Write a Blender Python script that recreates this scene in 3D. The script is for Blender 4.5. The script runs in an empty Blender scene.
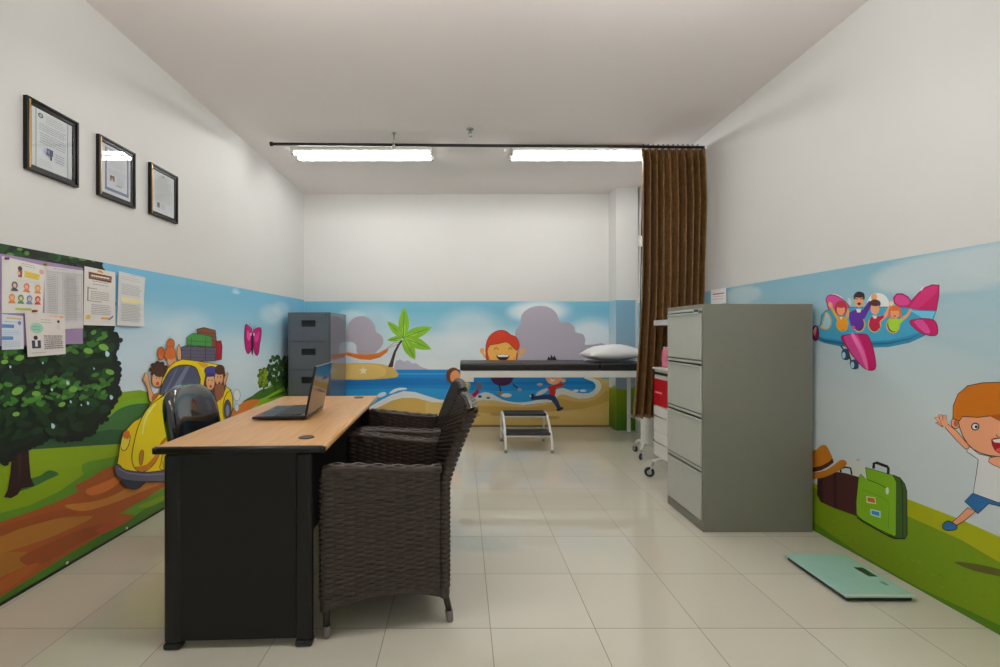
import bpy, bmesh, math, random
from mathutils import Vector, Matrix
from mathutils.geometry import tessellate_polygon

scene = bpy.context.scene
C = scene.collection
PI = math.pi
random.seed(7)

# ------------------------------------------------------------------ camera, world, exposure
F, VX, VY, H = 462.0, 462.0, 333.5, 1.14          # focal length and vanishing point in pixels, eye height
cam_d = bpy.data.cameras.new('camera')
cam = bpy.data.objects.new('camera', cam_d)
C.objects.link(cam)
cam.location = (0, 0, H)
cam.rotation_euler = (PI / 2, 0, 0)
cam_d.sensor_width = 36.0
cam_d.lens = F / 1000.0 * 36.0
cam_d.shift_x = (500 - VX) / 1000.0
cam_d.clip_start = 0.05
scene.camera = cam

world = bpy.data.worlds.new('world')
scene.world = world
world.use_nodes = True
world.node_tree.nodes['Background'].inputs[0].default_value = (0.9, 0.95, 1.0, 1)
world.node_tree.nodes['Background'].inputs[1].default_value = 0.2

scene.view_settings.view_transform = 'Standard'
scene.view_settings.look = 'None'
scene.view_settings.gamma = 1.0
scene.view_settings.use_curve_mapping = False
scene.view_settings.exposure = 0.6
scene.cycles.max_bounces = 10
scene.cycles.diffuse_bounces = 6
scene.cycles.use_denoising = True
scene.cycles.sample_clamp_indirect = 6.0

TUBE_BACK = 26.0      # emission of the tubes in the two lamps behind the rail
TUBE_ADDED = 56.0      # emission of the tubes in two unseen lamps added to brighten the ceiling

# room
XL, XR0, XRS, YB, YF, ZC = -1.935, 2.028, 0.02, 5.66, -1.3, 2.85

# ------------------------------------------------------------------ pixel helpers (points on real planes)
def at(x, y, Y):
    return Vector(((x - VX) / F * Y, Y, H - (y - VY) / F * Y))
def on_left(x, y):
    Y = XL * F / (x - VX)
    return (Y, H - (y - VY) / F * Y)
def on_back(x, y, Y=YB):
    return ((x - VX) / F * Y, H - (y - VY) / F * Y)
def on_right(x, y):
    dx, dz = (x - VX) / F, -(y - VY) / F
    t = (XR0 + XRS * H) / (dx - XRS * dz)
    return (t, H + dz * t)

# ------------------------------------------------------------------ materials
def lin(c):
    return c / 12.92 if c <= 0.04045 else ((c + 0.055) / 1.055) ** 2.4
def rgb(r, g, b, k=1.0):
    return (min(lin(r / 255) * k, 1), min(lin(g / 255) * k, 1), min(lin(b / 255) * k, 1), 1)
MATS = {}
def mat(name, col, rough=0.5, metal=0.0, noise=0.04, nscale=12.0, coat=0.0, spec=0.5, bump=0.0, bscale=80.0):
    """procedural material: base colour broken up by a little noise"""
    if name in MATS:
        return MATS[name]
    m = bpy.data.materials.new(name)
    m.use_nodes = True
    nt = m.node_tree
    b = nt.nodes['Principled BSDF']
    tc = nt.nodes.new('ShaderNodeTexCoord')
    n = nt.nodes.new('ShaderNodeTexNoise')
    n.inputs['Scale'].default_value = nscale
    nt.links.new(tc.outputs['Object'], n.inputs['Vector'])
    mx = nt.nodes.new('ShaderNodeMix'); mx.data_type = 'RGBA'
    mx.inputs[6].default_value = tuple(c * (1 - noise) for c in col[:3]) + (1,)
    mx.inputs[7].default_value = tuple(min(1, c * (1 + noise)) for c in col[:3]) + (1,)
    nt.links.new(n.outputs['Fac'], mx.inputs[0])
    nt.links.new(mx.outputs[2], b.inputs['Base Color'])
    b.inputs['Roughness'].default_value = rough
    b.inputs['Metallic'].default_value = metal
    b.inputs['Specular IOR Level'].default_value = spec
    b.inputs['Coat Weight'].default_value = coat
    if bump:
        n2 = nt.nodes.new('ShaderNodeTexNoise'); n2.inputs['Scale'].default_value = bscale
        nt.links.new(tc.outputs['Object'], n2.inputs['Vector'])
        bp = nt.nodes.new('ShaderNodeBump'); bp.inputs['Strength'].default_value = bump
        bp.inputs['Distance'].default_value = 0.01
        nt.links.new(n2.outputs['Fac'], bp.inputs['Height'])
        nt.links.new(bp.outputs['Normal'], b.inputs['Normal'])
    MATS[name] = m
    return m
def print_mat(name, rough=0.5, spec=0.4):
    """printed sheet: colours come from the mesh's colour attribute"""
    if name in MATS:
        return MATS[name]
    m = bpy.data.materials.new(name)
    m.use_nodes = True
    nt = m.node_tree
    b = nt.nodes['Principled BSDF']
    a = nt.nodes.new('ShaderNodeAttribute'); a.attribute_name = 'Col'
    nt.links.new(a.outputs['Color'], b.inputs['Base Color'])
    b.inputs['Roughness'].default_value = rough
    b.inputs['Specular IOR Level'].default_value = spec
    MATS[name] = m
    return m
def emit_mat(name, col, s):
    m = bpy.data.materials.new(name)
    m.use_nodes = True
    b = m.node_tree.nodes['Principled BSDF']
    b.inputs['Base Color'].default_value = (0.9, 0.9, 0.9, 1)
    b.inputs['Emission Color'].default_value = col
    b.inputs['Emission Strength'].default_value = s
    return m

# ------------------------------------------------------------------ object helpers
def tag(o, label=None, cat=None, group=None, kind=None):
    if label: o['label'] = label
    if cat: o['category'] = cat
    if group: o['group'] = group
    if kind: o['kind'] = kind
    return o
def thing(name, label, cat, loc=(0, 0, 0), rz=0.0, group=None):
    o = bpy.data.objects.new(name, None)
    o.empty_display_size = 0.1
    C.objects.link(o)
    o.location = loc; o.rotation_euler = (0, 0, rz)
    return tag(o, label, cat, group)
def obj(name, bm, m, parent=None, smooth=False, bevel=0.0, label=None):
    me = bpy.data.meshes.new(name)
    bm.normal_update()
    if smooth:
        for f in bm.faces: f.smooth = True
    bm.to_mesh(me); bm.free()
    for x in (m if isinstance(m, (list, tuple)) else [m]):
        me.materials.append(x)
    o = bpy.data.objects.new(name, me)
    C.objects.link(o)
    if parent: o.parent = parent
    if bevel:
        md = o.modifiers.new('bevel', 'BEVEL'); md.width = bevel; md.segments = 3
        md.limit_method = 'ANGLE'; md.angle_limit = math.radians(40)
    if label: o['label'] = label
    return o
def dup(root, loc, rz=0.0, label=None):
    def cp(o, parent):
        c = o.copy(); C.objects.link(c)
        c.parent = parent
        for ch in [x for x in C.objects if x.parent is o]:
            cp(ch, c)
        return c
    r = cp(root, None)
    r.location = loc; r.rotation_euler = (0, 0, rz)
    if label: r['label'] = label
    return r
def B():
    return bmesh.new()
def box(bm, x0, x1, y0, y1, z0, z1, mi=0):
    v = [bm.verts.new(p) for p in ((x0, y0, z0), (x1, y0, z0), (x1, y1, z0), (x0, y1, z0), (x0, y0, z1), (x1, y0, z1), (x1, y1, z1), (x0, y1, z1))]
    for q in ((0, 3, 2, 1), (4, 5, 6, 7), (0, 1, 5, 4), (1, 2, 6, 5), (2, 3, 7, 6), (3, 0, 4, 7)):
        f = bm.faces.new([v[i] for i in q]); f.material_index = mi
    return v
def tube(bm, pts, r, n=12, caps=True, mi=0):
    """sweep a circle along points; r may be a list"""
    pts = [Vector(p) for p in pts]
    rs = r if isinstance(r, (list, tuple)) else [r] * len(pts)
    rings = []
    up = None
    for i, p in enumerate(pts):
        a = pts[max(i - 1, 0)]; b = pts[min(i + 1, len(pts) - 1)]
        t = (b - a).normalized()
        if up is None:
            up = Vector((0, 0, 1)) if abs(t.z) < 0.9 else Vector((1, 0, 0))
        u = (up - t * up.dot(t)).normalized(); w = t.cross(u); up = u
        rings.append([bm.verts.new(p + (u * math.cos(2 * PI * k / n) + w * math.sin(2 * PI * k / n)) * rs[i]) for k in range(n)])
    for a, b in zip(rings, rings[1:]):
        for k in range(n):
            f = bm.faces.new((a[k], a[(k + 1) % n], b[(k + 1) % n], b[k])); f.smooth = True; f.material_index = mi
    if caps:
        bm.faces.new(rings[0][::-1]).material_index = mi
        bm.faces.new(rings[-1]).material_index = mi
def lathe(bm, prof, cx=0, cy=0, n=24, mi=0):
    rings = []
    for r, z in prof:
        rings.append([bm.verts.new((cx + r * math.cos(2 * PI * k / n), cy + r * math.sin(2 * PI * k / n), z)) for k in range(n)])
    for a, b in zip(rings, rings[1:]):
        for k in range(n):
            f = bm.faces.new((a[k], a[(k + 1) % n], b[(k + 1) % n], b[k])); f.smooth = True; f.material_index = mi
    bm.faces.new(rings[0][::-1]).material_index = mi
    bm.faces.new(rings[-1]).material_index = mi
def curve_pts(pts, n=6):
    """Catmull-Rom through open points"""
    P = [Vector(p) for p in pts]; out = []
    for i in range(len(P) - 1):
        a, b, c, d = P[max(i - 1, 0)], P[i], P[i + 1], P[min(i + 2, len(P) - 1)]
        for k in range(n):
            t = k / n
            out.append(0.5 * ((2 * b) + (c - a) * t + (2 * a - 5 * b + 4 * c - d) * t * t + (3 * b - a - 3 * c + d) * t ** 3))
    out.append(P[-1]); return out
def smooth_closed(pts, n=4):
    P = pts; L = len(P); out = []
    for i in range(L):
        a, b, c, d = P[i - 1], P[i], P[(i + 1) % L], P[(i + 2) % L]
        for k in range(n):
            t = k / n
            out.append(tuple(0.5 * (2 * b[j] + (c[j] - a[j]) * t + (2 * a[j] - 5 * b[j] + 4 * c[j] - d[j]) * t * t + (3 * b[j] - a[j] - 3 * c[j] + d[j]) * t ** 3) for j in (0, 1)))
    return out

# ------------------------------------------------------------------ printed sheets
class Print:
    """flat printed artwork as stacked coloured shapes; place(u, v, w) puts sheet point u,v lifted by w into the room"""
    def __init__(s, place, gain=1.0, step=0.000007, w0=0.0015):
        s.place, s.gain, s.step, s.w = place, gain, step, w0
        s.v, s.f, s.c = [], [], []
        s.tr = None; s.map = lambda x, y: (x, y); s.clip = None
    def crop(s, ox, oy, k):
        s.tr = (ox, oy, k); return s
    def col(s, c):
        return rgb(*c, s.gain) if len(c) == 3 else c
    def pt(s, p):
        x, y = p
        if s.tr: x, y = s.tr[0] + x / s.tr[2], s.tr[1] + y / s.tr[2]
        u, v = s.map(x, y)
        if s.clip: u, v = s.clip(u, v)
        return u, v
    def raw(s, uv, c, tris=None):
        if len(uv) < 3: return
        base = len(s.v)
        for q in uv:
            s.v.append(s.place(q[0], q[1], s.w)); s.c.append(c)
        if tris is None:
            tris = tessellate_polygon([[Vector((a, b, 0)) for a, b in uv]])
        s.f += [tuple(base + i for i in t) for t in tris]
        s.w += s.step
    def poly(s, pts, c, sm=0, line=None, lw=0.6):
        if sm: pts = smooth_closed(pts, sm)
        s.raw([s.pt(p) for p in pts], s.col(c))
        if line: s.stroke(list(pts) + [pts[0]], lw, line)
    def ell(s, cx, cy, rx, ry, c, rot=0, line=None, lw=0.6, n=20, a0=0, a1=360):
        r = math.radians(rot); pts = []
        for k in range(n + (a1 - a0 != 360)):
            t = math.radians(a0 + (a1 - a0) * k / n)
            x, y = rx * math.cos(t), ry * math.sin(t)
            pts.append((cx + x * math.cos(r) - y * math.sin(r), cy + x * math.sin(r) + y * math.cos(r)))
        s.poly(pts, c, 0, line, lw)
    def stroke(s, pts, w, c, sm=0):
        """w is in photo pixels"""
        if sm: pts = [tuple(p)[:2] for p in curve_pts([(p[0], p[1], 0) for p in pts], sm)]
        k = (s.tr[2] if s.tr else 1) * w / 2
        L, R = [], []
        for i, p in enumerate(pts):
            a, b = pts[max(i - 1, 0)], pts[min(i + 1, len(pts) - 1)]
            dx, dy = b[0] - a[0], b[1] - a[1]
            d = math.hypot(dx, dy) or 1
            L.append((p[0] - dy / d * k, p[1] + dx / d * k)); R.append((p[0] + dy / d * k, p[1] - dx / d * k))
        n = len(pts); tris = []
        for i in range(n - 1):
            tris += [(i, i + 1, n + i + 1), (i, n + i + 1, n + i)]
        s.raw([s.pt(p) for p in L + R], s.col(c), tris)
    def leaf(s, b, t, w, c, rib=None, lw=0.5):
        dx, dy = t[0] - b[0], t[1] - b[1]
        L, R = [], []
        for k in range(1, 8):
            q = k / 8; ww = w * math.sin(PI * q ** 0.85) ** 0.8; d = math.hypot(dx, dy)
            L.append((b[0] + dx * q - dy / d * ww, b[1] + dy * q + dx / d * ww))
            R.append((b[0] + dx * q + dy / d * ww, b[1] + dy * q - dx / d * ww))
        s.poly([b] + L + [t] + R[::-1], c)
        if rib: s.stroke([b, (b[0] + dx * .8, b[1] + dy * .8)], lw, rib)
    def grid(s, u0, u1, v0, v1, nu, nv, fn):
        base = len(s.v)
        for j in range(nv + 1):
            for i in range(nu + 1):
                u = u0 + (u1 - u0) * i / nu
                a, b = (v0(u) if callable(v0) else v0), (v1(u) if callable(v1) else v1)
                v = a + (b - a) * j / nv
                s.v.append(s.place(u, v, s.w)); s.c.append(s.col(fn(u, v)))
        for j in range(nv):
            for i in range(nu):
                k = base + j * (nu + 1) + i
                s.f.append((k, k + 1, k + nu + 2, k + nu + 1))
        s.w += s.step
    def build(s, name, m, parent=None, rim=None):
        me = bpy.data.meshes.new(name)
        me.from_pydata([tuple(p) for p in s.v], [], s.f)
        a = me.color_attributes.new('Col', 'FLOAT_COLOR', 'POINT')
        flat = [x for c in s.c for x in c]
        a.data.foreach_set('color', flat)
        me.materials.append(m)
        me.update()
        o = bpy.data.objects.new(name, me)
        C.objects.link(o)
        if parent: o.parent = parent
        return o
def mixc(a, b, t):
    t = max(0, min(1, t)); return tuple(a[i] + (b[i] - a[i]) * t for i in range(3))
def puff(u, v, cu, cv, ru, rv, edge=0.35):
    """1 inside a soft-edged ellipse, 0 outside"""
    d = math.hypot((u - cu) / ru, (v - cv) / rv)
    return max(0, min(1, (1 - d) / edge))

M = dict(
    wall=mat('wall_paint', rgb(228, 228, 226), 0.6, noise=0.015, nscale=3),
    ceil=mat('ceiling_paint', rgb(242, 235, 234), 0.7, noise=0.015, nscale=2),
    white=mat('white_metal', rgb(232, 232, 228), 0.3),
    black=mat('black_plastic', rgb(22, 22, 22), 0.35),
    chrome=mat('chrome', rgb(190, 190, 188), 0.2, 1.0),
)

# ------------------------------------------------------------------ setting
def floor_mat():
    m = bpy.data.materials.new('floor_tiles'); m.use_nodes = True
    nt = m.node_tree; b = nt.nodes['Principled BSDF']
    N = nt.nodes.new; Lk = nt.links.new
    tc = N('ShaderNodeTexCoord'); sp = N('ShaderNodeSeparateXYZ'); Lk(tc.outputs['Object'], sp.inputs[0])
    def mt(op, a, bb=None, cc=None):
        n = N('ShaderNodeMath'); n.operation = op
        for i, x in enumerate((a, bb, cc)):
            if x is None: continue
            if isinstance(x, (int, float)): n.inputs[i].default_value = x
            else: Lk(x, n.inputs[i])
        return n.outputs[0]
    T = 0.404
    gx = mt('DIVIDE', mt('SUBTRACT', sp.outputs['X'], 0.110 - 40 * T), T)
    gy = mt('DIVIDE', mt('SUBTRACT', sp.outputs['Y'], 1.787 - 40 * T), T)
    lx = mt('ABSOLUTE', mt('SUBTRACT', mt('FRACT', mt('ADD', gx, 0.5)), 0.5))
    ly = mt('ABSOLUTE', mt('SUBTRACT', mt('FRACT', mt('ADD', gy, 0.5)), 0.5))
    g = mt('LESS_THAN', mt('MINIMUM', lx, ly), 0.0042)
    cb = N('ShaderNodeCombineXYZ'); Lk(mt('FLOOR', gx), cb.inputs[0]); Lk(mt('FLOOR', gy), cb.inputs[1])
    wn = N('ShaderNodeTexWhiteNoise'); Lk(cb.outputs[0], wn.inputs['Vector'])
    mx = N('ShaderNodeMix'); mx.data_type = 'RGBA'
    mx.inputs[6].default_value = rgb(212, 207, 190); mx.inputs[7].default_value = rgb(218, 213, 196)
    Lk(wn.outputs['Value'], mx.inputs[0])
    m2 = N('ShaderNodeMix'); m2.data_type = 'RGBA'; m2.inputs[7].default_value = rgb(142, 132, 112)
    Lk(g, m2.inputs[0]); Lk(mx.outputs[2], m2.inputs[6]); Lk(m2.outputs[2], b.inputs['Base Color'])
    Lk(mt('ADD', mt('MULTIPLY', g, 0.4), 0.05), b.inputs['Roughness'])
    b.inputs['Specular IOR Level'].default_value = 0.85
    bp = N('ShaderNodeBump'); bp.inputs['Strength'].default_value = 0.3; bp.inputs['Distance'].default_value = 0.002
    Lk(mt('SUBTRACT', 1, g), bp.inputs['Height']); Lk(bp.outputs['Normal'], b.inputs['Normal'])
    return m
T = 0.10
def struct(name, bm, m, **k):
    return tag(obj(name, bm, m, **k), kind='structure')
b = B(); box(b, XL - T, XR0 + 0.2, YF - T, YB + T, -T, 0); struct('floor', b, floor_mat())
b = B(); box(b, XL - T, XR0 + 0.2, YF - T, YB + T, ZC, ZC + T); struct('ceiling', b, M['ceil'])
b = B(); box(b, XL - T, XL, YF - T, YB + T, 0, ZC); struct('wall_left', b, M['wall'])
b = B(); box(b, XL, XR0 + 0.2, YB, YB + T, 0, ZC); struct('wall_back', b, M['wall'])
b = B(); box(b, XL, XR0 + 0.2, YF - T, YF, 0, ZC); struct('wall_rear', b, M['wall'])
b = B(); v = box(b, XR0, XR0 + 0.2, YF, YB, 0, ZC)
for q in (v[4], v[7]): q.co.x = XR0 + XRS * ZC
struct('wall_right', b, M['wall'])
b = B(); box(b, 1.80, XR0 + 0.03, 5.40, YB, 0, ZC); struct('wall_pillar', b, M['wall'])
dark = mat('dark_shadow_gap', rgb(40, 38, 30), 0.5)
b = B(); box(b, XL, XL + 0.006, YF, YB, 0, 0.012); struct('shadow_gap_left', b, dark)  # thin dark strip standing in for the shadow gap under the mural
b = B(); box(b, XL, 1.80, YB - 0.005, YB, 0, 0.009); struct('baseboard_back', b, mat('brown_skirting', rgb(90, 75, 45), 0.5))

# ------------------------------------------------------------------ ceiling lamps
def added_batten(x0, x1, y, em, label):  # suspended lamp out of view, added to brighten ceiling and near walls
    t = thing('ceiling_lamp', label, 'ceiling lamp', ((x0 + x1) / 2, y, ZC), 0)
    hl = (x1 - x0) / 2
    b = B(); box(b, -hl, hl, -.025, .025, -0.38, -0.34); obj('added_batten', b, M['white'], t, bevel=.004)
    b = B(); tube(b, [(-hl + .02, 0, -0.405), (hl - .02, 0, -0.405)], 0.014, 12); obj('tube', b, em, t, smooth=True)
    for sx in (-1, 1):
        b = B(); tube(b, [(sx * hl * .7, 0, -.345), (sx * hl * .7, 0, 0)], .005); obj('suspension_rod', b, M['grey'], t)
        b = B(); box(b, sx * hl - .012, sx * hl + .012, -.016, .016, -0.425, -0.378); obj('tube_socket', b, M['grey'], t, bevel=.003)
    return t
def lamp(x0, x1, y, em, label, lw=0.13):
    t = thing('ceiling_lamp', label, 'ceiling lamp', ((x0 + x1) / 2, y, ZC), 0)
    hl = (x1 - x0) / 2
    b = B()
    box(b, -hl, hl, -lw * .45, lw * .45, -0.03, 0)
    box(b, -hl, hl, -lw, -lw + .004, -0.055, -0.015); box(b, -hl, hl, lw - .004, lw, -0.055, -0.015)
    v = box(b, -hl, hl, -lw, lw, -0.03, -0.026)
    obj('tray', b, M['white'], t)
    for sy in (-1, 1):
        b = B(); tube(b, [(-hl + .02, sy * lw * .5, -0.055), (hl - .02, sy * lw * .5, -0.055)], 0.014, 12)
        obj('tube', b, em, t, smooth=True)
        for sx in (-1, 1):
            b = B(); box(b, sx * hl - .012, sx * hl + .012, sy * lw * .5 - .016, sy * lw * .5 + .016, -0.075, -0.028)
            obj('tube_socket', b, M['grey'], t, bevel=.003)
    return t
M['grey'] = mat('grey_plastic', rgb(150, 150, 148), 0.4)
em1 = emit_mat('tube_glow', (1.0, 0.985, 0.95, 1), TUBE_BACK)
em2 = emit_mat('tube_glow_added', (1.0, 0.972, 0.95, 1), TUBE_ADDED)
lamp(-1.55, -0.28, 4.30, em1, 'long fluorescent ceiling lamp nearer the left wall behind the curtain rail')
lamp(0.46, 1.71, 4.30, em1, 'long fluorescent ceiling lamp beside the top of the brown curtain')
added_batten(-1.30, -0.05, 1.45, em2, 'added unseen fluorescent lamp brightening the ceiling above the desk side')
added_batten(0.35, 1.60, 1.45, em2, 'added unseen fluorescent lamp brightening the ceiling on the side of the boy mural')

# ================================================================== MURALS
W = (215, 222, 226)
# ---------------- left wall
LT = lambda u: 1.50 + 0.009 * u            # top edge of the vinyl
P = Print(lambda u, v, w: (XL + w, u, v), gain=1.35)
P.map = on_left
P.clip = lambda u, v: (min(max(u, -1.25), YB - 0.002), min(max(v, 0.012), LT(u) - 0.0005))
def left_sky(u, v):
    c = mixc((196, 212, 222), (112, 176, 206), (v - 0.85) / 0.6)
    for cu, cv, ru, rv, a in ((2.9, 1.05, .5, .30, .55), (3.3, 1.15, .35, .2, .5), (4.7, 1.33, .35, .13, .6), (4.95, 1.4, .3, .1, .5), (3.9, .95, .7, .25, .5), (3.95, 1.50, .09, .02, .8)):
        c = mixc(c, (205, 218, 226), a * puff(u, v, cu, cv, ru, rv, .5))
    return c
P.grid(-1.25, YB - 0.002, 0.012, LT, 260, 70, left_sky)
LIME, GRN, DGR, ORG = (128, 158, 22), (84, 130, 40), (52, 88, 48), (182, 98, 44)
# ground to below the picture, in photo pixels
P.crop(0, 0, 1)
P.poly([(-900, 470), (0, 410), (60, 418), (108, 400), (122, 392), (140, 390), (160, 396), (236, 408), (262, 392), (286, 372), (303, 366), (303, 440), (0, 625), (-900, 1220)], LIME)
P.crop(100, 380, 5.558)
P.poly([(-600, 190), (-90, 210), (30, 185), (100, 130), (180, 104), (270, 96), (330, 110), (330, 340), (0, 360), (-600, 400)], (118, 168, 36), 3)
P.poly([(-600, 210), (-90, 240), (30, 215), (100, 165), (180, 135), (270, 130), (330, 140), (330, 330), (0, 355), (-600, 410)], (62, 108, 56), 3)
P.poly([(-600, 300), (-60, 290), (60, 275), (180, 285), (330, 300), (330, 345), (0, 362), (-600, 420)], (46, 84, 50), 3)
P.poly([(-600, 400), (0, 362), (330, 345), (330, 400), (100, 430), (-100, 480), (-600, 520)], (132, 160, 26), 0)
P.poly([(-100, 470), (60, 430), (200, 400), (330, 400), (330, 520), (50, 520), (-60, 560)], (96, 142, 40), 3)
P.crop(0, 480, 5.13)
P.poly([(-3000, 900), (-600, 330), (0, 170), (150, 130), (300, 60), (430, -30), (560, -90), (560, 60), (300, 130), (0, 225), (-600, 470), (-3000, 1200)], (92, 138, 36), 0)
P.poly([(30, 70), (90, 40), (130, 0), (200, -20), (250, -50), (300, -30), (240, 0), (180, 30), (110, 55)], (62, 108, 52), 3)
# path
P.poly([(-3000, 1150), (-900, 520), (0, 215), (150, 165), (290, 112), (400, 58), (380, 30), (460, -10), (540, -60), (640, -90), (1000, -120), (1000, 0), (845, 34), (750, 92), (620, 170), (690, 180), (640, 228), (500, 300), (330, 402), (150, 520), (0, 622), (-900, 1180), (-3000, 2600)], (160, 84, 40))
for pts, c in (
    ([(-200, 330), (60, 260), (250, 205), (440, 185), (470, 195), (380, 240), (240, 300), (60, 360), (-200, 440)], (168, 112, 46)),
    ([(-200, 430), (0, 375), (120, 370), (170, 390), (130, 440), (0, 500), (-200, 580)], (160, 108, 42)),
    ([(330, 130), (480, 110), (600, 70), (700, 10), (840, -20), (840, 10), (700, 70), (560, 125), (420, 160)], (188, 122, 52)),
    ([(440, 50), (560, 0), (640, -50), (620, 0), (560, 50), (470, 80)], (196, 110, 50)),
    ([(0, 240), (150, 195), (330, 150), (400, 170), (300, 195), (100, 250), (0, 290)], (150, 78, 38)),
    ([(100, 400), (240, 330), (420, 250), (600, 215), (560, 250), (400, 330), (240, 420), (150, 440)], (146, 76, 38)),
    ([(0, 580), (0, 520), (140, 440), (200, 430), (120, 500)], (168, 90, 36)),
    ([(500, 250), (600, 200), (660, 195), (620, 228), (520, 275)], (168, 78, 48))):
    P.poly(pts, c, 3)
P.poly([(-3000, 2480), (-900, 1140), (0, 600), (150, 505), (330, 390), (500, 290), (640, 222), (720, 160), (850, 95), (1400, -220), (1400, -60), (850, 152), (440, 400), (0, 655), (-900, 1200), (-3000, 2700)], (72, 118, 34))
P.poly([(620, 168), (700, 120), (845, 40), (845, 95), (740, 150), (690, 180)], (92, 138, 36), 0)
P.poly([(700, 140), (760, 110), (845, 80), (845, 100), (760, 140)], (120, 150, 22), 3)
# far part of the path and the hill by the cabinet
P.crop(230, 290, 5.13)
P.poly([(-60, 640), (20, 610), (90, 570), (150, 550), (200, 540), (400, 500), (400, 800), (-60, 800)], (122, 160, 38))
P.poly([(60, 575), (110, 545), (160, 510), (210, 500), (260, 455), (375, 420), (375, 480), (250, 520), (180, 555), (110, 580)], (66, 104, 36), 2)
P.poly([(100, 580), (180, 550), (260, 505), (375, 450), (375, 620), (60, 620)], (136, 176, 44), 2)
P.poly([(-60, 660), (0, 622), (60, 580), (110, 562), (155, 566), (120, 600), (60, 640), (-60, 720)], (204, 116, 46), 2)
for cx, cy, rx, ry, c in ((170, 455, 26, 52, (128, 150, 30)), (230, 415, 38, 78, (46, 84, 40)), (285, 420, 30, 80, (56, 92, 40)), (330, 410, 40, 80, (56, 92, 40))):
    P.stroke([(cx, cy + ry * .6), (cx + 2, cy + ry * 1.35)], 1.2, (60, 60, 30))
    for k in range(60):
        a = random.uniform(0, 2 * PI); q = math.sqrt(random.random())
        P.ell(cx + rx * q * math.cos(a), cy + ry * q * math.sin(a), 9, 11, mixc(c, (20, 50, 20), random.random() * .6), n=9)
    for k in range(10):
        a = random.uniform(0, 2 * PI); q = math.sqrt(random.random())
        P.ell(cx + rx * q * .8 * math.cos(a), cy - 10 + ry * .8 * q * math.sin(a), 4, 5, mixc(c, (170, 190, 60), .5), n=7)
P.poly([(190, 560), (240, 530), (280, 520), (250, 545)], (72, 110, 36), 2)
# butterfly
PK = (188, 26, 112)
P.stroke([(112, 210), (104, 180), (98, 170)], .5, (150, 140, 170)); P.stroke([(116, 210), (124, 184), (130, 178)], .5, (150, 140, 170))
P.poly([(112, 212), (96, 188), (80, 176), (75, 200), (73, 250), (78, 300), (88, 325), (100, 320), (108, 290)], PK, 3, (110, 10, 70), .7)
P.poly([(118, 215), (136, 196), (156, 196), (158, 230), (150, 280), (144, 325), (132, 335), (120, 300)], PK, 3, (110, 10, 70), .7)
P.poly([(104, 235), (88, 205), (84, 240), (96, 262)], (222, 80, 160), 3); P.poly([(124, 240), (148, 212), (146, 250), (128, 270)], (214, 60, 148), 3)
for x0, y0, x1, y1 in ((105, 250, 82, 290), (108, 262, 92, 310), (120, 255, 146, 290), (119, 265, 138, 315)):
    P.stroke([(x0, y0), (x1, y1)], .35, (120, 10, 80))
P.ell(113, 228, 12, 10, (226, 214, 226)); P.poly([(108, 225), (118, 225), (117, 300), (112, 338), (106, 300)], (44, 30, 50), 2)
P.ell(113, 219, 6, 6, (180, 60, 120))
# big tree
P.crop(0, 330, 3.924)
P.poly([(-40, 420), (45, 440), (38, 560), (26, 630), (12, 656), (40, 660), (66, 646), (80, 622), (132, 612), (118, 580), (112, 520), (108, 430), (60, 400)], (48, 30, 28))
P.poly([(60, 430), (70, 560), (64, 630), (78, 560), (80, 430)], (62, 40, 34))
crown = [(-2400, -1200), (-300, -560), (-20, -400), (388, -275), (388, -262), (402, -200), (408, -120), (420, -60), (436, 0), (462, 40), (444, 100), (464, 150), (458, 210), (462, 250), (436, 290), (410, 345), (378, 372), (350, 405), (300, 428), (236, 430), (190, 415), (160, 440), (110, 455), (60, 480), (20, 520), (-40, 500), (-300, 520), (-1200, 480), (-2400, 560)]
P.poly(crown, (28, 38, 28))
edge = crown[4:-3]
for (x0, y0), (x1, y1) in zip(edge, edge[1:]):
    n = max(2, int(math.hypot(x1 - x0, y1 - y0) / 14))
    for k in range(n):
        t = k / n
        P.ell(x0 + (x1 - x0) * t + random.uniform(-4, 4), y0 + (y1 - y0) * t + random.uniform(-4, 4), 15, 11, (26, 32, 28), rot=random.uniform(0, 180), n=10)
def inside(x, y):
    r = 388 + (y + 262) * .24 if y < 40 else 445
    if y > 200: r = 445 - (y - 200) * .35
    return x < r and y < 420 - max(0, 150 - x) * -.3
for band, (ya, yb, cc) in enumerate(((-350, -200, 1), (20, 130, 1), (180, 330, 1), (-150, 20, 0), (110, 200, 0), (320, 430, 0))):
    for k in range(95 if cc else 60):
        x = random.uniform(-500, 440)
        y = random.uniform(ya, yb) + (-0.10 * (x - 100) if 100 < x and ya > 0 else 0)
        if not inside(x, y): continue
        c = (44, 92, 38) if cc else (36, 60, 36)
        P.ell(x, y, random.uniform(16, 34), random.uniform(10, 18), mixc(c, (28, 46, 30), random.random() * .8), rot=random.uniform(-50, 30), n=10)
for ya, yb, n in ((-340, -230, 20), (40, 110, 34), (205, 300, 50)):
    for k in range(n * 2):
        x = random.uniform(-300, 430); y = random.uniform(ya, yb) + (-0.12 * (x - 100) if 100 < x and ya > 0 else 0)
        if not inside(x + 10, y): continue
        P.ell(x, y, random.uniform(9, 20), random.uniform(6, 10), mixc((52, 104, 42), (84, 136, 54), random.random()), rot=random.uniform(-50, 30), n=10)
for x, y, r in ((70, 110, 1.2), (10, 125, 1), (340, 82, 1.3), (400, 68, 1.4), (425, 165, 1.2), (60, 240, 1.6), (135, 250, 1.2), (280, 232, 1.2), (55, 330, 1), (236, 292, 1), (130, -232, 2.2), (240, -222, 2)):
    P.ell(x, y, 15 * r, 9 * r, (112, 162, 66), rot=random.uniform(-30, 20), n=10)
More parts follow.
